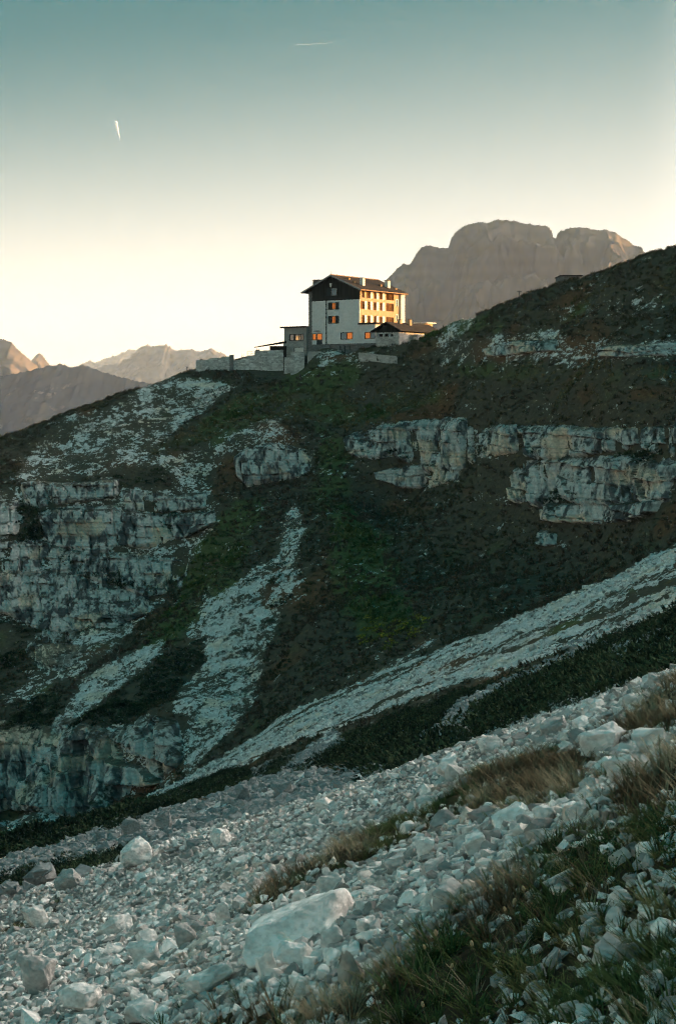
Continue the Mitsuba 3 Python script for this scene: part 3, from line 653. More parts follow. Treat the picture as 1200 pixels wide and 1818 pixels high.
BLUE = [(600, 1420, 120, 56, 'big rounded grey boulder behind the crest of the scree'), (690, 1392, 60, 26, 'low grey rock right of the big rounded grey boulder'), (430, 1424, 50, 40, 'grey block between two dark thickets'), (822, 1322, 66, 46, 'knobbly white boulder in a gap of the dark thicket'),
        (746, 1336, 36, 26, 'small pale boulder at the left end of the thicket gap'), (922, 1292, 50, 34, 'rounded boulder beside the lower edge of the long thicket'), (232, 1492, 66, 46, 'grey boulder cluster block above the left talus'), (290, 1480, 54, 42, 'dark grey block right of the cluster block on the left talus'),
        (345, 1500, 60, 38, 'low grey block in the middle of the left boulder field'), (330, 1530, 50, 30, 'flat grey block just behind the crest of the scree'), (500, 1420, 80, 36, 'broad grey block left of the big rounded grey boulder'), (180, 1498, 40, 30, 'small grey block at the end of the left thicket strip')]
for i, (px, py, w, h, lab) in enumerate(BLUE):
    p = at(px, py); p[2] = hill(p[0], p[1])
    m = boulder_shape(60 + i, w * 0.72, h * 0.72, p[1])
    m.apply_transform(trimesh.transformations.euler_matrix(0, -0.15, rng.uniform(-0.5, 0.5), 'sxyz'))
    m.apply_translation(p + [0, m.extents[1] * 0.25, h / F0 * p[1] * 0.4])
    obj('boulder', m, 'blue_stone', lab, 'boulder', smooth=40)
v, f = bake([((MID if r0 > 0.26 else ROUGH if r0 > 0.12 else TINY)[int(rng.integers(14))], spin(rng), r0, np.array([a, b, c + r0 * 0.15])) for a, b, c, r0 in st])
print('field', len(f))
obj('boulder_field', (v, f), 'blue_stone', 'field of loose grey rocks between dark thickets, below the long pale chute', kind='stuff')
st = scatter([(CHUTE, 1.0)], 16000, 0.07, 0.34, lambda X, Y: np.clip(rock_share(X, Y) * 1.6 - 0.55, 0, 1), 6, 3.0)
cone = scatter([(p, w) for p, w in ROCK[:19]], 1300, 0.07, 0.30, lambda X, Y: np.clip(rock_share(X, Y) * 1.2, 0, 0.8), 8, 3.0)
v, f = bake([((ROUGH if r0 > 0.2 else TINY)[int(rng.integers(14))], spin(rng), r0, np.array([a, b, c + r0 * 0.12])) for a, b, c, r0 in np.vstack([st, cone])])
obj('hillside__rubble', (v, f), 'chute_stone', kind='stuff')

# ---------------------------------------------------------------- the mountain hut
mat('hut_plaster', lambda p, n, uv: mi.Color3f(0.84, 0.85, 0.84) * (0.78 + 0.28 * fbm(p.x * 2.6, p.y * 2.6, p.z * 2.6, 4)) * (0.85 + 0.2 * fbm(p.x * 0.5, p.y * 0.5, p.z * 0.12, 2)))
mat('warm_plaster', lambda p, n, uv: mi.Color3f(0.56, 0.41, 0.25) * (0.75 + 0.4 * fbm(p.x * 1.2, p.y * 1.2, p.z * 0.6, 3)))
mat('dark_boards', lambda p, n, uv: mi.Color3f(0.040, 0.040, 0.036) * (0.6 + 0.8 * noise(p.x * 6 + p.y * 4, 0.0, p.z * 0.3)))
mat('roof_slate', lambda p, n, uv: mi.Color3f(0.055, 0.052, 0.05) * (0.6 + 0.8 * fbm(p.x * 3, p.y * 3, p.z * 3, 3)))
mat('hut_stone', lambda p, n, uv: mix((0.24, 0.245, 0.24), (0.70, 0.68, 0.64), fbm(p.x * 2.6, p.y * 2.6, p.z * 3.6, 3)) * (0.6 + 0.7 * fbm(p.x * 0.8, p.y * 0.8, p.z * 0.8, 2)))
mat('dark_stone', lambda p, n, uv: mi.Color3f(0.20, 0.205, 0.20) * (0.5 + 1.0 * fbm(p.x * 2.2, p.y * 2.2, p.z * 3.2, 3)))
def block_wall(p, n, uv):
    course = dr.floor(p.z / 0.32)
    q = cell = mikit.cell_rand(dr.floor((p.x + p.y * 0.3) / 0.55 + course * 0.5), course)
    joint = dr.maximum(smoothstep(0.80, 1.0, dr.abs(p.z / 0.32 - course - 0.5) * 2), 0.0)
    return mi.Color3f(0.78, 0.785, 0.76) * (0.55 + 0.45 * q) * (1 - 0.5 * joint) * (0.65 + 0.6 * fbm(p.x * 1.1, p.y * 1.1, p.z * 1.1, 3))
mat('block_masonry', block_wall)
mat('annex_plaster', lambda p, n, uv: mi.Color3f(0.34, 0.345, 0.335) * (0.7 + 0.55 * fbm(p.x * 2.2, p.y * 2.2, p.z * 1.2, 3)))
mat('annex_stone', lambda p, n, uv: mix((0.24, 0.245, 0.24), (0.60, 0.58, 0.54), fbm(p.x * 2.6, p.y * 2.6, p.z * 3.6, 3)) * (0.6 + 0.7 * fbm(p.x * 0.8, p.y * 0.8, p.z * 0.8, 2)))
mat('white_paint', rgb=(0.84, 0.82, 0.76))
mat('brown_paint', rgb=(0.26, 0.15, 0.07))
mat('dark_paint', rgb=(0.05, 0.06, 0.06))
mat('dark_room', rgb=(0.03, 0.022, 0.018))
mat('grey_metal', rgb=(0.30, 0.30, 0.30))
mat('copper_sheet', rgb=(0.42, 0.27, 0.15))
mat('concrete', lambda p, n, uv: mi.Color3f(0.5, 0.5, 0.48) * (0.6 + 0.7 * fbm(p.x * 1.5, p.y * 1.5, p.z * 1.5, 3)))
scene['sky_tinted_glass'] = {'type': 'twosided', 'inner': {'type': 'principled', 'base_color': {'type': 'rgb', 'value': [0.16, 0.25, 0.30]}, 'roughness': 0.25, 'specular': 0.6}}  # the reflected sky is put into the base colour as blue grey
scene['pale_glass'] = {'type': 'thindielectric'}
GLOW = {'type': 'area', 'radiance': {'type': 'rgb', 'value': [0.0066, 0.0019, 0.0004]}}

CORNER, GA, AA = np.array([4.76, 326.0, 0.0]), np.array([0.809, -0.588, 0.0]), np.array([0.588, 0.809, 0.0])
HUT = np.eye(4); HUT[:3, 0], HUT[:3, 1], HUT[:3, 3] = GA, AA, CORNER
def hut(m):
    m = m.copy(); m.apply_transform(HUT); return m
def lbox(x0, x1, y0, y1, z0, z1):
    return hut(box(x0, x1, y0, y1, z0, z1))
def prism(poly, y0, y1):          # outline in local x, z drawn along local y
    m = trimesh.creation.extrude_polygon(Polygon(poly), y1 - y0, engine='earcut')
    v = m.vertices
    return hut(trimesh.Trimesh(np.stack([v[:, 0], v[:, 2] + y0, v[:, 1]], 1), m.faces[:, ::-1]))
def carve(m, holes):
    a = manifold3d.Manifold(manifold3d.Mesh(np.asarray(m.vertices, np.float32), np.asarray(m.faces, np.uint32)))
    for h in holes:
        a = a - manifold3d.Manifold(manifold3d.Mesh(np.asarray(h.vertices, np.float32), np.asarray(h.faces, np.uint32)))
    q = a.to_mesh()
    return trimesh.Trimesh(q.vert_properties[:, :3], q.tri_verts, process=False)
H = thing('mountain_hut', 'four storey mountain hut with a dark gable and a sunlit long side', 'mountain hut')
RIDGE, PITCH = 27.0, 0.434
def roof_z(x): return RIDGE - PITCH * abs(x + 7.3)
front_holes = [lbox(-7.61, -6.57, -1, 0.25, a, b) for a, b in ((19.15, 20.7), (16.0, 17.65))] + [lbox(-5.16, -1.84, -1, 0.25, 12.3, 13.9), lbox(-13.1, -11.98, -1, 0.25, 12.35, 13.85), lbox(-11.9, -10.3, -1, 0.25, 11.3, 13.85)]
COLS = [0.9, 3.2, 5.6, 8.0]
ROWS = [(21.6, 23.1), (19.05, 20.85), (16.0, 17.7)]
side_holes = [lbox(-0.3, 1, y0, y0 + 0.95, a, b) for a, b in ROWS for y0 in COLS] + [lbox(-0.3, 1, 10.5, 13.6, a, b) for a, b in ROWS] + [lbox(-0.3, 1, 14.35, 15.45, a, b) for a, b in ((20.3, 22.0), (16.9, 18.5))]
body = lbox(-13.2, 0, 0.02, 17.7, 11.35, 21.2)
obj(H + '__wall', carve(body, front_holes + side_holes), 'hut_plaster', 'grey white plastered gable wall')
obj(H + '__long_wall', carve(lbox(-0.04, 0.04, 0.25, 17.7, 15.95, 23.4), side_holes), 'warm_plaster', 'cream long wall glowing in the low sun')
gab = prism([(-13.2, 21.2), (0, 21.2), (0, roof_z(0) - 0.3), (-7.3, RIDGE - 0.32), (-13.2, roof_z(-13.2) - 0.3)], 0.0, 17.7)
attic = [lbox(-7.75, -6.25, -1, 0.3, 22.3, 23.95)] + side_holes[:5] + side_holes[12:13]
obj(H + '__gable', carve(gab, attic), 'dark_boards', 'dark boarded gable under the roof')
obj(H + '__side_bay', join([lbox(-14.63, -13.2, 0.6, 17.0, 6, roof_z(-14.63) - 0.3)]), 'dark_stone', 'dark set-back strip at the left of the gable')
obj(H + '__plinth', carve(lbox(-14.4, 4.3, 0.12, 17.5, 5.5, 11.35), [lbox(a, b, -1, 0.5, 9.9, 11.0) for a, b in ((-8.3, -6.6), (-5.6, -3.2), (-2.9, -0.6))]), 'dark_stone', 'dark stone plinth with low openings')
roof = H + '__roof'
obj(roof, join([prism([(-7.3, RIDGE), (1.0, roof_z(1.0)), (1.0, roof_z(1.0) - 0.3), (-7.3, RIDGE - 0.3)], -0.9, 18.3),
                prism([(-7.3, RIDGE), (-7.3, RIDGE - 0.3), (-15.63, roof_z(-15.63) - 0.3), (-15.63, roof_z(-15.63))], -0.9, 18.3)]), 'roof_slate', 'dark slate gable roof')
obj(roof + '__ridge_cap', prism([(-7.6, RIDGE - 0.1), (-7.3, RIDGE + 0.1), (-7.0, RIDGE - 0.1)], -0.95, 18.35), 'copper_sheet')
obj(roof + '__gutter', lbox(0.95, 1.12, -0.9, 18.3, roof_z(1.0) - 0.26, roof_z(1.0) - 0.06), 'copper_sheet')
obj(roof + '__gutter', lbox(-15.75, -15.6, -0.9, 18.3, roof_z(-15.63) - 0.26, roof_z(-15.63) - 0.06), 'grey_metal')
obj(roof + '__verge_board', join([prism([(-7.3, RIDGE - 0.02), (-7.3, RIDGE - 0.38), (1.0, roof_z(1.0) - 0.38), (1.0, roof_z(1.0) - 0.02)], -0.98, -0.9), prism([(-7.3, RIDGE - 0.02), (-15.63, roof_z(-15.63) - 0.02), (-15.63, roof_z(-15.63) - 0.38), (-7.3, RIDGE - 0.38)], -0.98, -0.9)]), 'grey_metal')
obj(H + '__antenna', join([lbox(-7.5, -7.46, -0.4, -0.36, 26.9, 27.9), lbox(-7.6, -7.36, -0.4, -0.36, 27.5, 27.55)]), 'dark_paint')
for x0, y0, top, w in ((-2.0, 4.0, 26.2, 0.42), (-2.2, 14.4, 26.3, 0.46)):
    c = H + '__chimney' if H + '__chimney' not in scene else H + '__chimney_001'
    obj(c, lbox(x0 - w, x0 + w, y0 - w, y0 + w, roof_z(x0) - 0.6, top), 'white_paint', 'pale chimney caught by the sun')
    obj(c + '__cap', lbox(x0 - w - 0.12, x0 + w + 0.12, y0 - w - 0.12, y0 + w + 0.12, top, top + 0.12), 'roof_slate')
c = obj(H + '__chimney', join([lbox(-14.1, -12.5, 1.5, 2.4, 23.6, 25.4)] + [lbox(a, a + 0.28, b, b + 0.28, 25.4, 26.1) for a in (-14.1, -13.44, -12.78) for b in (1.5, 2.12)]), 'dark_stone', 'broad dark chimney with an open hood on the left slope')
obj(c + '__cap', lbox(-14.25, -12.35, 1.35, 2.55, 26.1, 26.25), 'roof_slate')
for x0, y0 in ((-5.2, 3.2), (-3.0, 2.2), (-5.4, 9.5), (-2.6, 12.2), (-1.2, 16.4)):
    obj(roof + '__glint_box', lbox(x0 - 0.22, x0 + 0.22, y0 - 0.3, y0 + 0.3, roof_z(x0) - 0.1, roof_z(x0) + 0.32), 'copper_sheet')  # small boxes added to catch the sun as glints on the slope
# windows of the gable end
def pane(win, x0, x1, z0, z1, kind, y=0.12):
    if kind == 'lit':
        k = win + '__pane'
        k = k if k not in scene else k + '_001'
        scene[k] = mikit.ply(lbox(x0, x1, y, y + 0.02, z0, z1), 'dark_room', emitter=GLOW)
        tag(k, 'pane lit orange from inside')
    else:
        obj(win + '__pane', lbox(x0, x1, y, y + 0.03, z0, z1), 'sky_tinted_glass', 'blue grey pane with the reflected sky put into its colour')
def frame_front(win, x0, x1, z0, z1, bars=(), w=0.09, m='dark_paint', y0=-0.04, y1=0.1):
    parts = [lbox(x0, x1, y0, y1, z1 - w, z1), lbox(x0, x1, y0, y1, z0, z0 + w), lbox(x0, x0 + w, y0, y1, z0 + w, z1 - w), lbox(x1 - w, x1, y0, y1, z0 + w, z1 - w)]
    parts += [lbox(b - w / 2, b + w / 2, y0, y1, z0 + w, z1 - w) for b in bars]
    obj(win, join(parts), m)
for z0, z1 in ((19.15, 20.7), (16.0, 17.65)):
    w = H + '__window' + ('' if H + '__window' not in scene else '_001')
    frame_front(w, -7.61, -6.57, z0, z1, (-7.09,))
    pane(w, -7.52, -6.66, z0 + 0.09, z1 - 0.09, 'lit')
    for a, b in ((-8.62, -7.64), (-6.54, -5.6)):
        obj(w + '__shutter', join([lbox(a, b, -0.07, 0.0, z0 - 0.05, z1 + 0.05)] + [lbox(a + 0.1, b - 0.1, -0.09, -0.07, z0 + 0.1 + i * 0.2, z0 + 0.22 + i * 0.2) for i in range(7)]), 'dark_paint')
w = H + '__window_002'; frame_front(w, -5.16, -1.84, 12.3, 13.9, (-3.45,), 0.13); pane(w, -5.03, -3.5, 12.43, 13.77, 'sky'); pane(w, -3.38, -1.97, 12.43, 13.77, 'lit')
w = H + '__window_003'; frame_front(w, -13.1, -11.98, 12.35, 13.85, (), 0.12); pane(w, -12.98, -12.1, 12.47, 13.73, 'lit')
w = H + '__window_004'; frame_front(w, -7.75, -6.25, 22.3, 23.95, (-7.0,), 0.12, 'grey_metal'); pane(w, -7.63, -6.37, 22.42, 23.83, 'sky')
obj(w + '__shutter', lbox(-9.0, -7.9, -0.08, 0.0, 22.3, 24.0), 'dark_paint')
d = obj(H + '__door', join([lbox(-11.9, -10.3, 0.0, 0.1, 11.36, 12.45), lbox(-11.9, -11.76, 0.0, 0.1, 12.45, 13.85), lbox(-10.44, -10.3, 0.0, 0.1, 12.45, 13.85), lbox(-11.76, -10.44, 0.0, 0.1, 13.73, 13.85)]), 'dark_paint', 'dark entrance door with a lit upper pane')
scene[d + '__pane'] = mikit.ply(lbox(-11.76, -10.44, 0.12, 0.14, 12.45, 13.73), 'dark_room', emitter=GLOW)
obj(d + '__handle', lbox(-11.72, -11.66, -0.06, 0.0, 12.2, 12.35), 'grey_metal')
obj(H + '__door_canopy', lbox(-12.2, -10.9, -0.7, 0.0, 14.32, 14.42), 'dark_paint')
obj(H + '__drainpipe', lbox(-9.2, -9.02, -0.16, -0.02, 11.2, 21.3), 'dark_paint')
obj(H + '__wall_lamp', join([lbox(-7.95, -7.65, -0.35, 0.0, 24.5, 25.1), lbox(-7.85, -7.75, -0.3, 0.0, 24.2, 24.5)]), 'white_paint')
# the ground-floor wing that carries the terrace under the long side
wing = H + '__ground_floor_wing'
obj(wing, carve(lbox(0.03, 4.3, 0.02, 16.0, 11.35, 15.55), [lbox(1.44, 4.25, -1, 0.25, 12.3, 13.8)]), 'hut_plaster', 'white ground-floor wing right of the gable')
obj(wing + '__roof_edge', lbox(-0.25, 4.7, -0.3, 16.4, 15.55, 15.92), 'dark_boards')
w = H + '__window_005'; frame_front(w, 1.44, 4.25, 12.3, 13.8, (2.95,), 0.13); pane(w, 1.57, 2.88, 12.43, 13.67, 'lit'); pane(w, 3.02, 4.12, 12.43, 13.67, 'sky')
# windows of the sunlit long side
for ri, (z0, z1) in enumerate(ROWS):
    for ci, y0 in enumerate(COLS):
        w, k = H + '__long_side_window', 0
        while w in scene: k += 1; w = H + f'__long_side_window_{k:03d}'
        y1 = y0 + 0.95
        obj(w, join([lbox(-0.05, 0.07, y0, y1, z1 - 0.07, z1), lbox(-0.05, 0.07, y0, y1, z0, z0 + 0.07), lbox(-0.05, 0.07, y0, y0 + 0.07, z0 + 0.07, z1 - 0.07), lbox(-0.05, 0.07, y1 - 0.07, y1, z0 + 0.07, z1 - 0.07), lbox(-0.05, 0.05, y0 + 0.44, y0 + 0.5, z0 + 0.07, z1 - 0.07)]), 'brown_paint')
        obj(w + '__pane', lbox(-0.16, -0.12, y0, y1, z0, z1), 'dark_room')
        if not (ri == 0 and ci == 0):
            obj(w + '__shutter', lbox(0.05, 0.11, y1 + 0.02, y1 + 0.98, z0 - 0.05, z1 + 0.05), 'white_paint', 'white shutter glowing in the sun')
        if (ri + ci) % 2:
            obj(w + '__shutter', lbox(0.05, 0.10, y0 - 0.42, y0 - 0.02, z0 - 0.05, z1 + 0.05), 'brown_paint', 'brown shutter')
    w, k = H + '__window_band', 0
    while w in scene: k += 1; w = H + f'__window_band_{k:03d}'
    obj(w, join([lbox(-0.05, 0.09, 10.5 + 0.5 * i, 10.62 + 0.5 * i, z0, z1) for i in range(7)]), 'brown_paint', 'row of narrow brown framed lights')
    obj(w + '__pane', lbox(-0.2, -0.14, 10.5, 13.6, z0, z1), 'dark_room' if ri == 0 else 'brown_paint')
for z0, z1 in ((20.3, 22.0), (16.9, 18.5)):
    w = H + '__end_window' + ('' if H + '__end_window' not in scene else '_001')
    obj(w, join([lbox(-0.05, 0.1, 14.35, 14.65, z0, z1), lbox(-0.05, 0.1, 15.15, 15.45, z0, z1), lbox(-0.05, 0.1, 14.65, 15.15, z1 - 0.15, z1)]), 'white_paint')
    obj(w + '__pane', lbox(-0.16, -0.12, 14.35, 15.45, z0, z1), 'dark_room')
obj(H + '__corner_pier', lbox(0.0, 0.4, 16.2, 17.75, 15.0, 23.3), 'hut_plaster', 'projecting pier at the far end of the long side')

# annex with the band of three windows, seen through to the sky
A = thing('annex', 'low flat-roofed annex with three pale windows left of the hut', 'annex')
holes = [lbox(-19.5, -15.3, -3, 12, 12.3, 13.85), lbox(-20.6, -14.9, 0.05, 7.6, 12.25, 14.9)]
obj(A + '__wall', carve(lbox(-21.0, -14.63, -0.3, 8.0, 11.9, 15.3), holes), 'annex_plaster', 'dark upper wall of the annex')
obj(A + '__base', lbox(-21.15, -14.5, -0.42, 8.0, 5.0, 11.9), 'annex_stone', 'grey stone base of the annex')
obj(A + '__roof', lbox(-21.8, -14.63, -0.9, 8.5, 15.3, 15.6), 'roof_slate')
w = A + '__window'
obj(w, join([lbox(-19.5, -15.3, -0.36, -0.2, 13.72, 13.85), lbox(-19.5, -15.3, -0.36, -0.2, 12.3, 12.43)] + [lbox(a, a + 0.22, -0.36, -0.2, 12.43, 13.72) for a in (-19.5, -18.2, -17.95, -16.75, -15.52)] + [lbox(-16.2, -16.1, -0.36, -0.2, 12.43, 13.72)]), 'dark_paint')
obj(w + '__pane', lbox(-19.4, -15.4, -0.27, -0.255, 12.4, 13.75), 'pale_glass')
tag(A + '__window__pane', 'clear panes with the evening sky behind')
s = thing('notice_board', 'pale board with a dark frame on the base of the annex', 'board')
obj(s + '__panel', lbox(-17.8, -15.3, -0.5, -0.43, 9.6, 10.75), 'white_paint'); obj(s + '__frame', join([lbox(-18.0, -17.8, -0.52, -0.43, 9.6, 10.8), lbox(-17.8, -15.3, -0.52, -0.43, 10.75, 10.85)]), 'dark_paint')

# stone outbuilding right of the hut
O = thing('stone_outbuilding', 'low stone outbuilding with a dark roof right of the hut', 'outbuilding')
def rz(x): return 15.75 - 0.49 * abs(x - 9.6)
obj(O + '__wall', carve(lbox(6.5, 12.6, -3, 12.5, 6, 13.45), [lbox(a, b, -4, -2.7, 12.55, 13.15) for a, b in ((7.3, 8.3), (8.8, 9.8), (10.3, 11.0))]), 'hut_stone', 'pale rubble stone wall')
for a, b in ((7.3, 8.3), (8.8, 9.8), (10.3, 11.0)):
    obj(O + '__window', lbox(a, b, -2.76, -2.72, 12.55, 13.15), 'dark_room')
obj(O + '__gable', prism([(6.5, 13.45), (12.6, 13.45), (9.6, rz(9.6) - 0.25)], -2.95, 12.4), 'dark_boards', 'dark boarded gable of the outbuilding')
obj(O + '__roof', join([prism([(9.6, rz(9.6)), (13.4, rz(13.4)), (13.4, rz(13.4) - 0.22), (9.6, rz(9.6) - 0.22)], -3.8, 13.6), prism([(9.6, rz(9.6)), (9.6, rz(9.6) - 0.22), (5.6, rz(5.6) - 0.22), (5.6, rz(5.6))], -3.8, 13.6)]), 'roof_slate', 'dark gable roof of the outbuilding')
for a, b, t in ((9.8, 1.5, 16.3), (10.4, 4.5, 16.5)):
    c = O + '__chimney' + ('' if O + '__chimney' not in scene else '_001')
    obj(c, lbox(a - 0.35, a + 0.35, b - 0.35, b + 0.35, rz(a) - 0.4, t), 'warm_plaster'); obj(c + '__cap', lbox(a - 0.45, a + 0.45, b - 0.45, b + 0.45, t, t + 0.1), 'roof_slate')
S = thing('shed', 'small pale flat-roofed shed beside the stone outbuilding', 'shed')
obj(S + '__wall', lbox(12.75, 14.0, 2.2, 6.4, 8, 12.9), 'concrete'); obj(S + '__roof', lbox(12.7, 14.3, 1.9, 6.7, 12.9, 13.1), 'white_paint')
obj(S + '__door', lbox(12.9, 13.8, 2.12, 2.2, 10.4, 12.6), 'white_paint', 'white shed door'); [obj(S + '__window', lbox(14.0, 14.04, 3.0 + i * 1.1, 3.7 + i * 1.1, 12.0, 12.5), 'dark_room') for i in range(3)]
B = thing('cabin', 'small cabin glowing orange in the sun at the far end of the outbuilding', 'cabin')
obj(B + '__wall', lbox(5.6, 8.5, 13.9, 17.0, 10, 16.1), 'warm_plaster'); obj(B + '__roof', lbox(5.3, 9.1, 13.7, 17.6, 16.1, 16.35), 'white_paint')
obj(B + '__window', lbox(8.5, 8.54, 15.0, 16.0, 15.0, 15.7), 'dark_room')

# terrace walls along the brow of the ridge
WY = 328.6
def wx(px): return (px - 600) / F0 * WY
def wz(py): return (EYE - py) / F0 * WY
TW = thing('terrace_wall', 'long stepped masonry wall along the brow left of the hut', 'wall')
for a, b, t0, t1 in ((348, 370, 639.8, 639.6), (370.3, 393, 636.6, 635.6), (393, 407.5, 633.7, 633.2), (415, 427, 639.8, 639.6), (427, 431.5, 637.6, 637.4), (431.5, 438.5, 636, 635.9), (438.5, 452.5, 631.7, 631.5), (452.5, 466, 623.8, 623.4), (466.4, 503, 622.6, 621.6)):
    poly = Polygon([(wx(a), 3.5), (wx(b), 3.5), (wx(b), wz(t1)), (wx(a), wz(t0))])
    m = trimesh.creation.extrude_polygon(poly, 0.6, engine='earcut')
    m = trimesh.Trimesh(np.stack([m.vertices[:, 0], m.vertices[:, 2] + WY, m.vertices[:, 1]], 1), m.faces[:, ::-1])
    k = obj(TW + '__section', m, 'block_masonry')
    obj(k + '__coping', trimesh.Trimesh(np.array([[wx(a), WY - 0.05, wz(t0)], [wx(b), WY - 0.05, wz(t1)], [wx(b), WY + 0.65, wz(t1)], [wx(a), WY + 0.65, wz(t0)], [wx(a), WY - 0.05, wz(t0) + 0.07], [wx(b), WY - 0.05, wz(t1) + 0.07], [wx(b), WY + 0.65, wz(t1) + 0.07], [wx(a), WY + 0.65, wz(t0) + 0.07]]), box(0, 1, 0, 1, 0, 1).faces).convex_hull, 'concrete')
obj(TW + '__post', box(wx(407.6), wx(414.9), WY - 0.15, WY + 0.9, 3.5, wz(630)), 'dark_stone', 'dark square pier in the wall')
BW = thing('retaining_wall', 'squat masonry block below the annex', 'wall')
obj(BW + '__block', box(wx(517), wx(541), WY - 3, WY + 3, 3, wz(626)), 'block_masonry'); obj(BW + '__coping', box(wx(516.5), wx(541.5), WY - 3.1, WY + 3, wz(626), wz(625)), 'concrete'); obj(BW + '__step', box(wx(505), wx(516.9), WY - 1.6, WY + 3, 3, wz(634)), 'block_masonry')
RW = thing('retaining_wall', 'long low grey wall along the yard in front of the hut', 'wall')
obj(RW + '__wall', box(wx(546), wx(598), WY - 2.5, WY - 2.0, 3, wz(624.5)), 'concrete'); obj(RW + '__end', box(wx(598), wx(606), WY - 2.6, WY - 1.0, 3, wz(622)), 'hut_stone')
LW = thing('retaining_wall', 'low pale stone wall below the outbuilding, ending at two white stones', 'wall')
foot = at(np.linspace(637, 705, 9), np.linspace(639, 643, 9))
top = np.linspace(1.65, 1.25, 9)[:, None] * [0, 0, 1]
ring = np.stack([foot - [0, 0.3, 1.0], foot + top - [0, 0.3, 0], foot + top + [0, 0.5, 0], foot + [0, 0.5, -1.0]], 1).reshape(-1, 3)
i = np.arange(8)[:, None] * 4; k = np.arange(4)[None]
f = np.concatenate([np.stack([i + k, i + (k + 1) % 4, i + 4 + (k + 1) % 4, i + 4 + k], -1).reshape(-1, 4), [[0, 1, 2, 3], [35, 34, 33, 32]]])
obj(LW + '__wall', (ring, f), 'hut_stone')
for px, py, w, h, lab in ((707.5, 640, 6, 8, 'tall white stone at the end of the low pale wall'), (715, 642, 6, 5, 'low white stone right of the tall white one')):
    m = boulder_shape(int(px), w, h, 316.0); m.apply_translation([(px - 600) / F0 * 316, 316.0, (EYE - py + h * 0.3) / F0 * 316]); obj('boulder', m, 'white_paint', lab, 'boulder', smooth=40)
YP = thing('yard_post', 'dark upright post in the yard in front of the hut', 'post')
obj(YP + '__post', box(wx(611), wx(613), WY - 4, WY - 3.75, 5, wz(615)), 'dark_paint'); obj(YP + '__cap', box(wx(610.5), wx(613.5), WY - 4.1, WY - 3.65, wz(615), wz(614.3)), 'dark_paint')
# railing, sun canopy, signpost
R = thing('railing', 'thin metal railing on the terrace wall', 'railing')
for i, px in enumerate((429, 432, 439, 446, 452)):
    top, bot = (627.5, 637) if px < 438 else (623, 631.6)
    obj(R + '__post', box(wx(px) - 0.035, wx(px) + 0.035, WY + 0.2, WY + 0.27, wz(bot), wz(top)), 'copper_sheet')
for py in (623.2, 627):
    obj(R + '__rail', box(wx(439), wx(452), WY + 0.21, WY + 0.26, wz(py) - 0.03, wz(py) + 0.03), 'copper_sheet')
K = thing('canopy', 'long thin dark canopy over the terrace left of the annex', 'canopy')
m = join([box(wx(450), wx(507), 331, 334.5, 0, 0.14)]); v = m.vertices; tt = (v[:, 0] - wx(450)) / (wx(507) - wx(450))
v[:, 2] = v[:, 2] * (0.4 + 2.2 * np.minimum(tt * 2, 1)) + (EYE - (616.3 - 8.3 * tt)) / F0 * 331; m.vertices = v
obj(K + '__roof', m, 'dark_boards')
obj(K + '__back_wall', box(wx(478), wx(507), 333.6, 334.2, 6, wz(613)), 'dark_boards'); obj(K + '__post', box(wx(477), wx(478), 331.3, 331.5, 6, wz(613)), 'dark_paint')
G = thing('signpost', 'little post with a small head on the brow at the left end of the wall', 'signpost')
p = at(332, 661); obj(G + '__pole', box(p[0] - 0.05, p[0] + 0.05, p[1], p[1] + 0.1, p[2] - 0.5, p[2] + 1.0), 'dark_paint'); obj(G + '__head', box(p[0] - 0.2, p[0] + 0.2, p[1] - 0.05, p[1] + 0.15, p[2] + 1.0, p[2] + 1.25), 'dark_paint')
for px, top, lab in ((922, 517.5, 'left of two T-shaped posts on the skyline of the right-hand hill'), (939, 517.5, 'right of two T-shaped posts on the skyline of the right-hand hill')):
    g = thing('lift_post', lab, 'post'); Yp = 294.0
    x0, zt = (px - 600) / F0 * Yp, (EYE - top) / F0 * Yp
    obj(g + '__pole', box(x0 - 0.07, x0 + 0.07, Yp, Yp + 0.14, zt - 4, zt), 'dark_paint'); obj(g + '__crossbar', box(x0 - 0.52, x0 + 0.52, Yp, Yp + 0.14, zt, zt + 0.12), 'dark_paint')
Q = thing('bunker', 'flat-roofed stone bunker on the skyline of the right-hand hill', 'bunker')
Yq = 281.0; q = lambda px: (px - 600) / F0 * Yq
m = box(q(995), q(1030), Yq, Yq + 6, (EYE - 512) / F0 * Yq, (EYE - 489.8) / F0 * Yq); v = m.vertices; v[:, 0] -= np.where((v[:, 0] < q(1000)) & (v[:, 2] < 21.5), 0.35, 0); m.vertices = v
obj(Q + '__wall', m, 'dark_stone'); obj(Q + '__roof', box(q(993.5), q(1034), Yq - 0.3, Yq + 6.5, (EYE - 489.8) / F0 * Yq, (EYE - 488.3) / F0 * Yq), 'dark_boards')

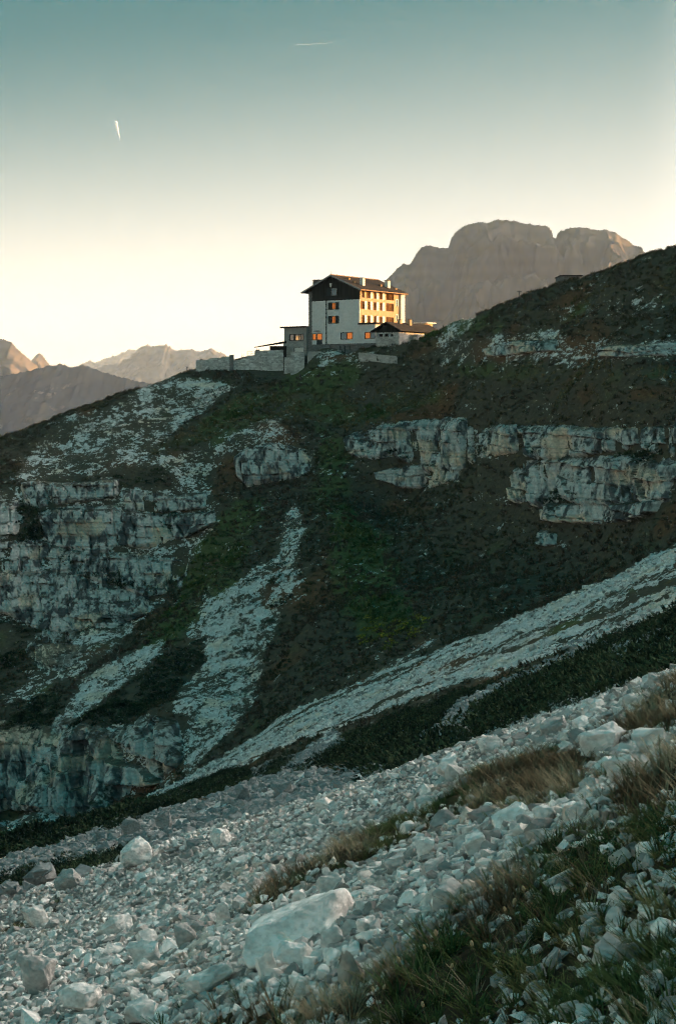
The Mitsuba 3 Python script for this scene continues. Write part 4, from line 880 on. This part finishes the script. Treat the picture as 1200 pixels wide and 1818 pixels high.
# people on the terrace
def figure(joints, bones, seed=0):
    def ball(c, r):
        s = trimesh.creation.icosphere(1, r); return s.vertices + np.array(c)
    tot = manifold3d.Manifold()
    for a, b in bones:
        h = trimesh.convex.convex_hull(np.vstack([ball(*joints[a]), ball(*joints[b])]))
        tot = tot + manifold3d.Manifold(manifold3d.Mesh(np.asarray(h.vertices, np.float32), np.asarray(h.faces, np.uint32)))
    q = tot.refine_to_length(0.06).to_mesh()
    t = trimesh.Trimesh(q.vert_properties[:, :3], q.tri_verts, process=True)
    trimesh.smoothing.filter_taubin(t, iterations=8)
    return t
mat('dark_clothes', rgb=(0.03, 0.03, 0.035))
mat('skin', rgb=(0.42, 0.27, 0.19))
def body(lean=0.0, bend=0.0):
    f = lambda x, z: (x + lean * max(z - 0.9, 0) - bend * max(z - 1.35, 0), z)
    J = {}
    for n, (x, y, zz, r) in dict(pelvis=(0, 0, .95, .15), waist=(0, 0, 1.12, .135), chest=(0, 0, 1.34, .16), neck=(0, 0, 1.50, .065), hipl=(-.1, 0, .9, .1), hipr=(.1, 0, .9, .1), kneel=(-.11, -.02, .5, .07), kneer=(.11, -.02, .5, .07), anklel=(-.11, .03, .08, .05), ankler=(.11, .03, .08, .05), toel=(-.12, -.14, .04, .04), toer=(.12, -.14, .04, .04),
                             shl=(-.2, 0, 1.42, .075), shr=(.2, 0, 1.42, .075), ell=(-.27, -.08, 1.16, .055), elr=(.27, -.08, 1.16, .055), wrl=(-.2, -.28, 1.06, .04), wrr=(.2, -.28, 1.06, .04), hal=(-.17, -.36, 1.05, .042), har=(.17, -.36, 1.05, .042)).items():
        a, b = f(x, zz); J[n] = ((a, y - 0.5 * lean * max(zz - 1, 0), b), r)
    B = [('pelvis', 'waist'), ('waist', 'chest'), ('chest', 'neck'), ('pelvis', 'hipl'), ('pelvis', 'hipr'), ('hipl', 'kneel'), ('hipr', 'kneer'), ('kneel', 'anklel'), ('kneer', 'ankler'), ('anklel', 'toel'), ('ankler', 'toer'), ('chest', 'shl'), ('chest', 'shr'), ('shl', 'ell'), ('shr', 'elr'), ('ell', 'wrl'), ('elr', 'wrr'), ('wrl', 'hal'), ('wrr', 'har')]
    return figure(J, B), np.array(f(0, 1.66))
for px, py, lean, yaw, lab in ((359, 639.8, -0.55, 0, 'person in dark clothes leaning over the left end of the terrace wall'), (455.2, 623.6, 0.0, 20, 'left of two people standing behind the terrace wall under the canopy'), (458.6, 623.6, 0.05, -20, 'right of two people standing behind the terrace wall under the canopy')):
    b, hd = body(lean)
    P_ = thing('person', lab, 'person')
    M = trimesh.transformations.rotation_matrix(math.radians(yaw), [0, 0, 1]); M[:3, 3] = [wx(px), WY + 1.1, wz(py) - 1.18]
    b.apply_transform(M)
    head = trimesh.creation.icosphere(2, 1.0); v = head.vertices * [0.078, 0.098, 0.118]
    v[:, 1] -= 0.022 * np.exp(-((v[:, 0] / .02) ** 2 + ((v[:, 2] + 0.005) / .025) ** 2)) * (v[:, 1] < -0.03)
    head.vertices = v + [hd[0], -0.5 * lean * 0.6, hd[1]]; head.apply_transform(M)
    hair = trimesh.creation.icosphere(2, 1.0); hv = hair.vertices * [0.086, 0.104, 0.11] + [0, 0.02, 0.03]; hair.vertices = hv + [hd[0], -0.5 * lean * 0.6, hd[1]]; hair.apply_transform(M)
    obj(P_ + '__body', b, 'dark_clothes', smooth=True); obj(P_ + '__head', head, 'skin', smooth=True); obj(P_ + '__hair', hair, 'dark_clothes', smooth=True)

# ---------------------------------------------------------------- growing things
def leaf_mat(name, a, b, scale, k=0.5):
    mat(name, lambda p, n, uv: mix(a, b, smoothstep(0.35, 0.65, fbm(p.x * scale, p.y * scale, p.z * scale, 3))) * (0.5 + 1.0 * mikit.cell_rand(p.x * 9, p.y * 9, p.z * 9)))
leaf_mat('pine_needles', (0.020, 0.034, 0.025), (0.064, 0.092, 0.052), 0.8)
leaf_mat('heath_leaves', (0.098, 0.080, 0.060), (0.076, 0.080, 0.048), 0.22)
leaf_mat('bright_leaves', (0.055, 0.105, 0.045), (0.095, 0.13, 0.045), 0.6)
leaf_mat('yellow_leaves', (0.40, 0.37, 0.05), (0.15, 0.18, 0.035), 0.8)
leaf_mat('straw_leaves', (0.19, 0.155, 0.085), (0.105, 0.105, 0.052), 0.3)
def sprays(n, up, size, width, r):
    """n pointed sprays rising from a low dome of radius 1."""
    a, q = r.uniform(0, 2 * math.pi, n), np.sqrt(r.random(n))
    z = (1 - q ** 2) * r.uniform(0.35, 1.0, n) * 0.75
    base = np.stack([np.cos(a) * q, np.sin(a) * q, z], 1)
    d = base * [0.8, 0.8, 0.5] + r.normal(0, 0.35, (n, 3)); d[:, 2] += up
    d /= np.linalg.norm(d, axis=1, keepdims=True)
    L = size * r.uniform(0.6, 1.3, (n, 1))
    s = np.cross(d, r.normal(size=(n, 3))); s /= np.linalg.norm(s, axis=1, keepdims=True)
    v = np.stack([base - d * L * 0.3 + s * L * width, base - d * L * 0.3 - s * L * width, base + d * L], 1)
    return v.reshape(-1, 3), np.arange(n * 3).reshape(-1, 3)
def bushes(spots, kinds, seed, zfn):
    r = np.random.default_rng(seed)
    vs, fs, k = [], [], 0
    for x0, y0, s in spots:
        v, f = kinds[int(r.integers(len(kinds)))]
        a = r.uniform(0, 2 * math.pi); c, d = math.cos(a), math.sin(a)
        w = np.stack([v[:, 0] * c - v[:, 1] * d, v[:, 0] * d + v[:, 1] * c, v[:, 2] * r.uniform(0.7, 1.1)], 1) * s
        vs.append(w + [x0, y0, 0]); fs.append(f + k); k += len(v)
    v = np.vstack(vs); n = np.array([len(w) for w in vs])
    sp = np.array(spots); z = zfn(sp[:, 0], sp[:, 1]) - 0.06 * sp[:, 2]
    v[:, 2] += np.repeat(z, n)
    return v, np.vstack(fs)
def fill(poly, step, seed, jitter=0.5, holes=()):
    a, b, c, d = poly.bounds
    r = np.random.default_rng(seed)
    X, Y = np.meshgrid(np.arange(a, c, step), np.arange(b, d, step))
    X, Y = X.ravel() + r.uniform(-jitter, jitter, X.size) * step, Y.ravel() + r.uniform(-jitter, jitter, X.size) * step
    k = inside(poly, X, Y)
    for h in holes: k &= ~inside(h, X, Y)
    vis = np.abs(X / Y) < 0.26
    return X[k & vis], Y[k & vis]
rr = np.random.default_rng(12)
pine_near = [sprays(120, 0.45, 0.13, 0.38, rr) for _ in range(6)]
pine_fine = [sprays(180, 0.45, 0.10, 0.4, rr) for _ in range(5)]
pine_far = [sprays(46, 0.4, 0.26, 0.42, rr) for _ in range(6)]
heath_kinds = [sprays(9, 0.7, 0.8, 0.32, rr) for _ in range(8)]
PINE_LABEL = {'band': 'long dark green dwarf pine thicket between the pale chute and the near rocks', 'strip': 'narrow dark thicket strip above the left boulder field', 'corner': 'dark thicket along the left edge above the boulder field', 'low': 'thin dark thicket strip just behind the near scree at the left edge',
              'spur': 'big dark dwarf pine thicket left of the grey scree cone', 'knob': 'small round dark thicket near the left edge under the rubble', 'edge': 'dark thicket at the foot of the streaked wall, at the left edge', 'ledge': 'dark bush row on top of the left buttress', 'joint': 'thin dark line of bushes on the slanting ledge across the left buttress', 'gap': 'dark bushes in the gap between the edge block and the second bed on the left', 'shelf': 'dark bushes on the shelf in the banded cliff right of the gully', 'upper shelf': 'small dark bush at the left end of the tall right-hand cliff', 'long shelf': 'dark bush line on the ledge between the upper and middle beds of the tall right-hand cliff', 'lower shelf': 'dark bushes on the ledge above the lowest bed of the tall right-hand cliff',
              'cleft': 'dark bushes in the cleft of the left buttress'}
tot = 0
for i, (k, poly) in enumerate(PINE.items()):
    X, Y = fill(poly, 0.55 if k == 'low' else 0.85 if k in ('band', 'strip', 'corner', 'low') else 0.95, 40 + i, holes=CLEAR)
    R = np.random.default_rng(60 + i).uniform(0.45, 1.0, len(X)) ** 1.5 * 1.45
    gap = nz(X * 0.35, Y * 0.35, 0, 3, 31) > -0.14
    X, Y, R = X[gap], Y[gap], R[gap]
    near_k = k in ('low', 'band', 'strip')
    big = [(a, b, c * (0.62 if k == 'low' else 1.5 if k in ('joint', 'shelf', 'upper shelf', 'long shelf', 'lower shelf', 'gap') else 1)) for a, b, c in zip(X, Y, R)]
    v, f = bushes(big, pine_fine if k in ('low', 'band') else pine_near if k in ('band', 'strip') else pine_far, 80 + i, hill)
    tot += len(f)
    obj('pine_thicket', (v, f), 'pine_needles', PINE_LABEL[k], kind='stuff')
print('pine tris', tot)
# single dark shrubs that have rooted on the scree cone
for i, (px, py, s) in enumerate([(398, 1166, 0.7), (437, 1160, 1.1), (433, 1108, 0.7), (403, 1142, 0.6), (418, 1124, 0.7), (414, 1086, 0.7), (447, 1034, 1.2), (492, 1032, 1.6), (502, 1004, 1.1), (522, 1018, 0.9), (448, 1072, 0.8), (492, 1076, 1.3), (462, 1128, 0.8), (380, 1110, 0.5), (510, 1066, 1.2), (440, 1200, 0.9), (395, 1205, 0.8), (480, 1110, 0.9)]):
    p = at(px, py)
    v, f = bushes([(p[0], p[1], s)] + [(p[0] + q, p[1] + 0.4 * q, s * 0.7) for q in (-0.5 * s, 0.55 * s)], pine_far, 500 + i, hill)
    obj('scree_shrub', (v, f), 'pine_needles', 'dark round shrub rooted on the grey scree cone', 'shrub', 'shrubs on the grey scree cone')
# heath and grass clumps over the turf of the hillside
r = np.random.default_rng(33)
n = 60000
Y = 120 + 215 * np.sqrt(r.random(n)); X = Y * r.uniform(-0.25, 0.25, n)
free = (rock_share(X, Y) < 0.30) & ~inside(CHUTE, X, Y) & (((X + 4) / 24) ** 2 + ((Y - 342) / 19) ** 2 > 1)
for p in PINE.values(): free &= ~inside(p, X, Y)
X, Y = X[free][:22000], Y[free][:22000]
g = soft(GREEN, X, Y, 4.0) + 1.3 * nz(X * 0.16, Y * 0.16, 0, 4, 8)
S = r.uniform(0.25, 0.6, len(X)) * np.where(g > 0.75, 1.35, 1)
st_ = soft(STRAW, X, Y, 5.0) + 0.9 * nz(X * 0.2, Y * 0.2, 0, 4, 18) > 0.5
for sel, m, key, lab in (((g <= 0.72) & st_, 'straw_leaves', 'autumn_grass', 'straw coloured autumn grass on the upper slope'), ((g <= 0.72) & ~st_, 'heath_leaves', 'heath', 'brown heath and grass clumps covering the hillside'), (g > 0.72, 'bright_leaves', 'green_scrub', 'green scrub in the gully and below the hut')):
    v, f = bushes(list(zip(X[sel], Y[sel], S[sel])), heath_kinds, 5, hill)
    print(key, len(f))
    obj(key, (v, f), m, lab, kind='stuff')
YEL = plan([(630, 1130), (640, 1095), (700, 1100), (765, 1095), (750, 1125), (690, 1160), (650, 1150)])
X, Y = fill(YEL, 1.5, 3)
k = np.random.default_rng(4).random(len(X)) < 0.7
v, f = bushes([(a, b, 0.8) for a, b in zip(X[k], Y[k])], pine_far, 9, hill)
obj('yellow_scrub', (v, f), 'yellow_leaves', 'yellowing scrub at the lower end of the gully', kind='stuff')

# grass of the near slope
mat('dry_grass_blade', lambda p, n, uv: mix((0.34, 0.30, 0.20), (0.15, 0.115, 0.07), smoothstep(0.35, 0.65, fbm(p.x * 1.7, p.y * 1.7, p.z * 1.7, 2))) * (0.55 + 0.8 * mikit.cell_rand(p.x * 25, p.y * 25, 1.0)))
mat('green_grass_blade', lambda p, n, uv: mix((0.055, 0.09, 0.035), (0.11, 0.12, 0.05), smoothstep(0.35, 0.65, fbm(p.x * 2.1, p.y * 2.1, p.z * 2.1, 2))) * (0.5 + 0.9 * mikit.cell_rand(p.x * 25, p.y * 25, 1.0)))
mat('seed_husk', rgb=(0.42, 0.33, 0.2))
def tuft(blades, r, spread, droop, w):
    vs, fs = [], []
    for i in range(blades):
        a = r.uniform(0, 2 * math.pi); q = spread * math.sqrt(r.random())
        L = r.uniform(0.45, 1.0); lean = r.uniform(0.1, 0.7)
        d = np.array([math.cos(a), math.sin(a), 0]); side = np.array([-d[1], d[0], 0]) * w * r.uniform(0.6, 1.2)
        b = d * q * 0.6 + np.array([0, 0, -0.04])
        pts = [b + d * (lean * L * t + droop * L * t * t) * 0.8 + np.array([0, 0, L * t * (1 - 0.35 * droop * t)]) for t in (0, 0.4, 0.75, 1.0)]
        k = len(vs)
        for j, t in enumerate((1.0, 0.85, 0.55)): vs += [pts[j] - side * t, pts[j] + side * t]
        vs.append(pts[3])
        fs += [[k, k + 1, k + 3], [k, k + 3, k + 2], [k + 2, k + 3, k + 5], [k + 2, k + 5, k + 4], [k + 4, k + 5, k + 6]]
    return np.array(vs), np.array(fs)
rt = np.random.default_rng(21)
tall = [tuft(24, rt, 0.4, 0.6, 0.02) for _ in range(8)]
short = [tuft(30, rt, 0.6, 0.8, 0.03) for _ in range(8)]
wispy = [tuft(12, rt, 0.5, 0.6, 0.008) for _ in range(8)]
def leafy(n, r):
    c = r.normal(0, 0.45, (n, 3)); c[:, 2] = np.abs(c[:, 2]) * 0.6
    d = r.normal(size=(n, 3)); d[:, 2] = np.abs(d[:, 2]) + 0.3; d /= np.linalg.norm(d, axis=1, keepdims=True)
    s = np.cross(d, r.normal(size=(n, 3))); s /= np.linalg.norm(s, axis=1, keepdims=True)
    L = r.uniform(0.12, 0.24, (n, 1)); m = c + d * L * 0.5; t = c + d * L
    v = np.stack([c, m + s * L * 0.28, t, m - s * L * 0.28], 1).reshape(-1, 3)
    i = np.arange(n)[:, None] * 4
    return v, np.vstack([i + [0, 1, 2], i + [0, 2, 3]])
herb = [leafy(60, rt) for _ in range(8)]
BROWN = [(plan(p), 1.0) for p in ([(436, 1612), (470, 1578), (560, 1536), (600, 1502), (650, 1480), (690, 1500), (640, 1535), (560, 1562), (480, 1618)], [(820, 1395), (900, 1356), (1060, 1325), (1082, 1382), (940, 1440), (860, 1440)], [(1060, 1420), (1130, 1390), (1200, 1330), (1290, 1300), (1290, 1440), (1080, 1470)],
                                     [(1290, 1180), (1200, 1205), (1130, 1262), (1080, 1300), (1180, 1290), (1290, 1260)], [(560, 1850), (590, 1790), (655, 1760), (800, 1640), (870, 1590), (980, 1540), (1000, 1560), (850, 1680), (700, 1850)], [(290, 1850), (330, 1790), (480, 1760), (600, 1780), (600, 1850)])]
LUSH = [(plan(p), 1.0) for p in ([(650, 1480), (700, 1455), (765, 1445), (760, 1475), (690, 1510)], [(660, 1850), (690, 1760), (760, 1700), (870, 1655), (920, 1720), (880, 1850)], [(1080, 1480), (1200, 1440), (1290, 1420), (1290, 1580), (1100, 1570), (950, 1560)], [(880, 1850), (920, 1700), (1290, 1560), (1290, 1850)])]
r = np.random.default_rng(44)
n = 34000
Y = 3.0 + 24 * r.random(n) ** 1.2; X = (0.27 * Y + 1.5) * r.uniform(-1, 1, n)
tf = soft(TURF, X, Y, 0.2)
patch = nz(X * 0.7, Y * 0.7, 0, 3, 17)
k = r.random(n) < tf * np.clip(0.55 + patch * 1.6, 0.1, 1)
X, Y, patch = X[k], Y[k], patch[k]
br, lu = soft(BROWN, X, Y, 0.25), soft(LUSH, X, Y, 0.25)
hgt = r.uniform(0.10, 0.24, len(X)) * (0.75 + 0.3 * br)
dry = (br > r.random(len(X)) * 0.9) | (r.random(len(X)) < 0.22)
dry &= ~((lu > 0.5) & (r.random(len(X)) < 0.8))
def sub(mask, cap): return np.nonzero(mask)[0][:cap]
i = sub(dry, 2900)
v, f = bushes([(X[a], Y[a], hgt[a] * 1.0) for a in i], tall, 1, near_ground)
print('dry', len(f)); obj('dry_grass', (v, f), 'dry_grass_blade', 'tawny dry grass tussocks among the near stones', kind='stuff')
i = sub(~dry, 3000)
v, f = bushes([(X[a], Y[a], hgt[a] * 0.8) for a in i], short, 2, near_ground)
print('green', len(f)); obj('green_grass', (v, f), 'green_grass_blade', 'short dark green grass between the near stones', kind='stuff')
he = soft(LUSH[:3], X, Y, 0.25)
i = np.nonzero((he > 0.5) & (patch > -0.02))[0][:1100]
v, f = bushes([(X[a] + 0.05, Y[a], 0.085) for a in i], herb, 3, near_ground)
print('herb', len(f)); obj('herbs', (v, f), 'bright_leaves', 'low leafy green herbs in the lower right turf', kind='stuff')
# single bent stalks with seed heads close to the camera
SEEDS = [(770, 1708, 1), (688, 1692, 0), (762, 1722, 1), (638, 1784, 0), (660, 1800, 1), (684, 1770, 0), (742, 1812, 1), (896, 1640, 1), (1000, 1676, 0), (880, 1600, 1), (912, 1612, 0), (836, 1716, 1), (930, 1600, 1), (1040, 1600, 0), (720, 1740, 1), (800, 1740, 0)]
for j, (px, py, s) in enumerate(SEEDS):
    foot = at(px + (20 if s else -18), py + 70); foot[2] = near_ground(foot[0], foot[1]) - 0.02
    Ls = r.uniform(0.22, 0.34)
    dx = (-1 if s else 1) * r.uniform(0.2, 0.6)
    line = np.array([[dx * Ls * 0.5 * t * t, -0.03 * t, Ls * t * (1 - 0.15 * t)] for t in np.linspace(0, 1, 8)]) + foot
    k = thing('seed_stalk', 'thin bent stalk with a pale seed head in the lower right turf', 'grass stalk', 'seed stalks in the lower right turf')
    sv, sf = [], []
    for q, pt in enumerate(line):
        sv += [pt + [math.cos(a) * 0.0016, math.sin(a) * 0.0016, 0] for a in (0, 2.1, 4.2)]
        if q: sf += [[3 * (q - 1) + a, 3 * (q - 1) + (a + 1) % 3, 3 * q + (a + 1) % 3] for a in range(3)] + [[3 * (q - 1) + a, 3 * q + (a + 1) % 3, 3 * q + a] for a in range(3)]
    obj(k + '__stem', (np.array(sv), np.array(sf)), 'dry_grass_blade')
    hd = trimesh.creation.icosphere(2, 1.0); hv = hd.vertices * [0.007, 0.007, 0.013] * r.uniform(0.8, 1.15)
    hv *= (1 + 0.25 * nz(hv[:, 0] * 300, hv[:, 1] * 300, hv[:, 2] * 150, 2, j)[:, None])
    hd.vertices = hv; hd.apply_transform(trimesh.transformations.rotation_matrix(dx * 0.9, [0, 1, 0])); hd.apply_translation(line[-1] + [dx * 0.005, 0, 0.01])
    obj(k + '__seed_head', hd, 'seed_husk', smooth=True)

# ---------------------------------------------------------------- contrails, and the air
scene['ice_trail'] = {'type': 'principledthin', 'base_color': {'type': 'rgb', 'value': [0.66, 0.8, 0.98]}, 'roughness': 1.0, 'diff_trans': 1.0}
def trail(px0, py0, px1, py1, D, w0, w1, lab):
    a, b = sight(px0, py0, D), sight(px1, py1, D * 1.04)
    t = np.linspace(0, 1, 26)
    c = a + (b - a) * t[:, None]
    d = (b - a) / np.linalg.norm(b - a); s = np.cross(d, [0, 1, 0]); s /= np.linalg.norm(s); u = np.cross(d, s)
    rad = (w0 + (w1 - w0) * t) * np.minimum(1, t * 14 + 0.05) * D / F0
    rad = rad * (1 + 0.25 * nz(t * 12, 0, 0, 3, 5))
    an = np.linspace(0, 2 * math.pi, 13)[:-1]
    v = (c[:, None] + rad[:, None, None] * (np.cos(an)[None, :, None] * s + np.sin(an)[None, :, None] * u)).reshape(-1, 3)
    i = np.arange(25)[:, None] * 12; k = np.arange(12)[None]
    f = np.vstack([np.stack([i + k, i + (k + 1) % 12, i + 12 + (k + 1) % 12], -1).reshape(-1, 3), np.stack([i + k, i + 12 + (k + 1) % 12, i + 12 + k], -1).reshape(-1, 3)])
    obj('contrail', (v, f), 'ice_trail', lab, 'contrail', smooth=True)
trail(205, 214, 213, 248, 30000, 3.2, 0.3, 'short bright contrail standing steeply in the left sky')
trail(524, 79, 590, 75, 30000, 0.24, 0.12, 'thin flat contrail near the top of the sky')
scene['haze'] = {'type': 'cube', 'to_world': T().translate([0, 15000, 390]).scale([22000, 26000, 1030]), 'bsdf': {'type': 'null'}, 'interior': {'type': 'ref', 'id': 'air'}}
labels['haze'] = {'kind': 'stuff', 'label': 'thin evening haze filling the valley'}

print('triangles', sum(len(meshkit.WRITTEN[d['filename']][1]) for d in scene.values() if d.get('type') == 'ply') / 1e6, 'million')
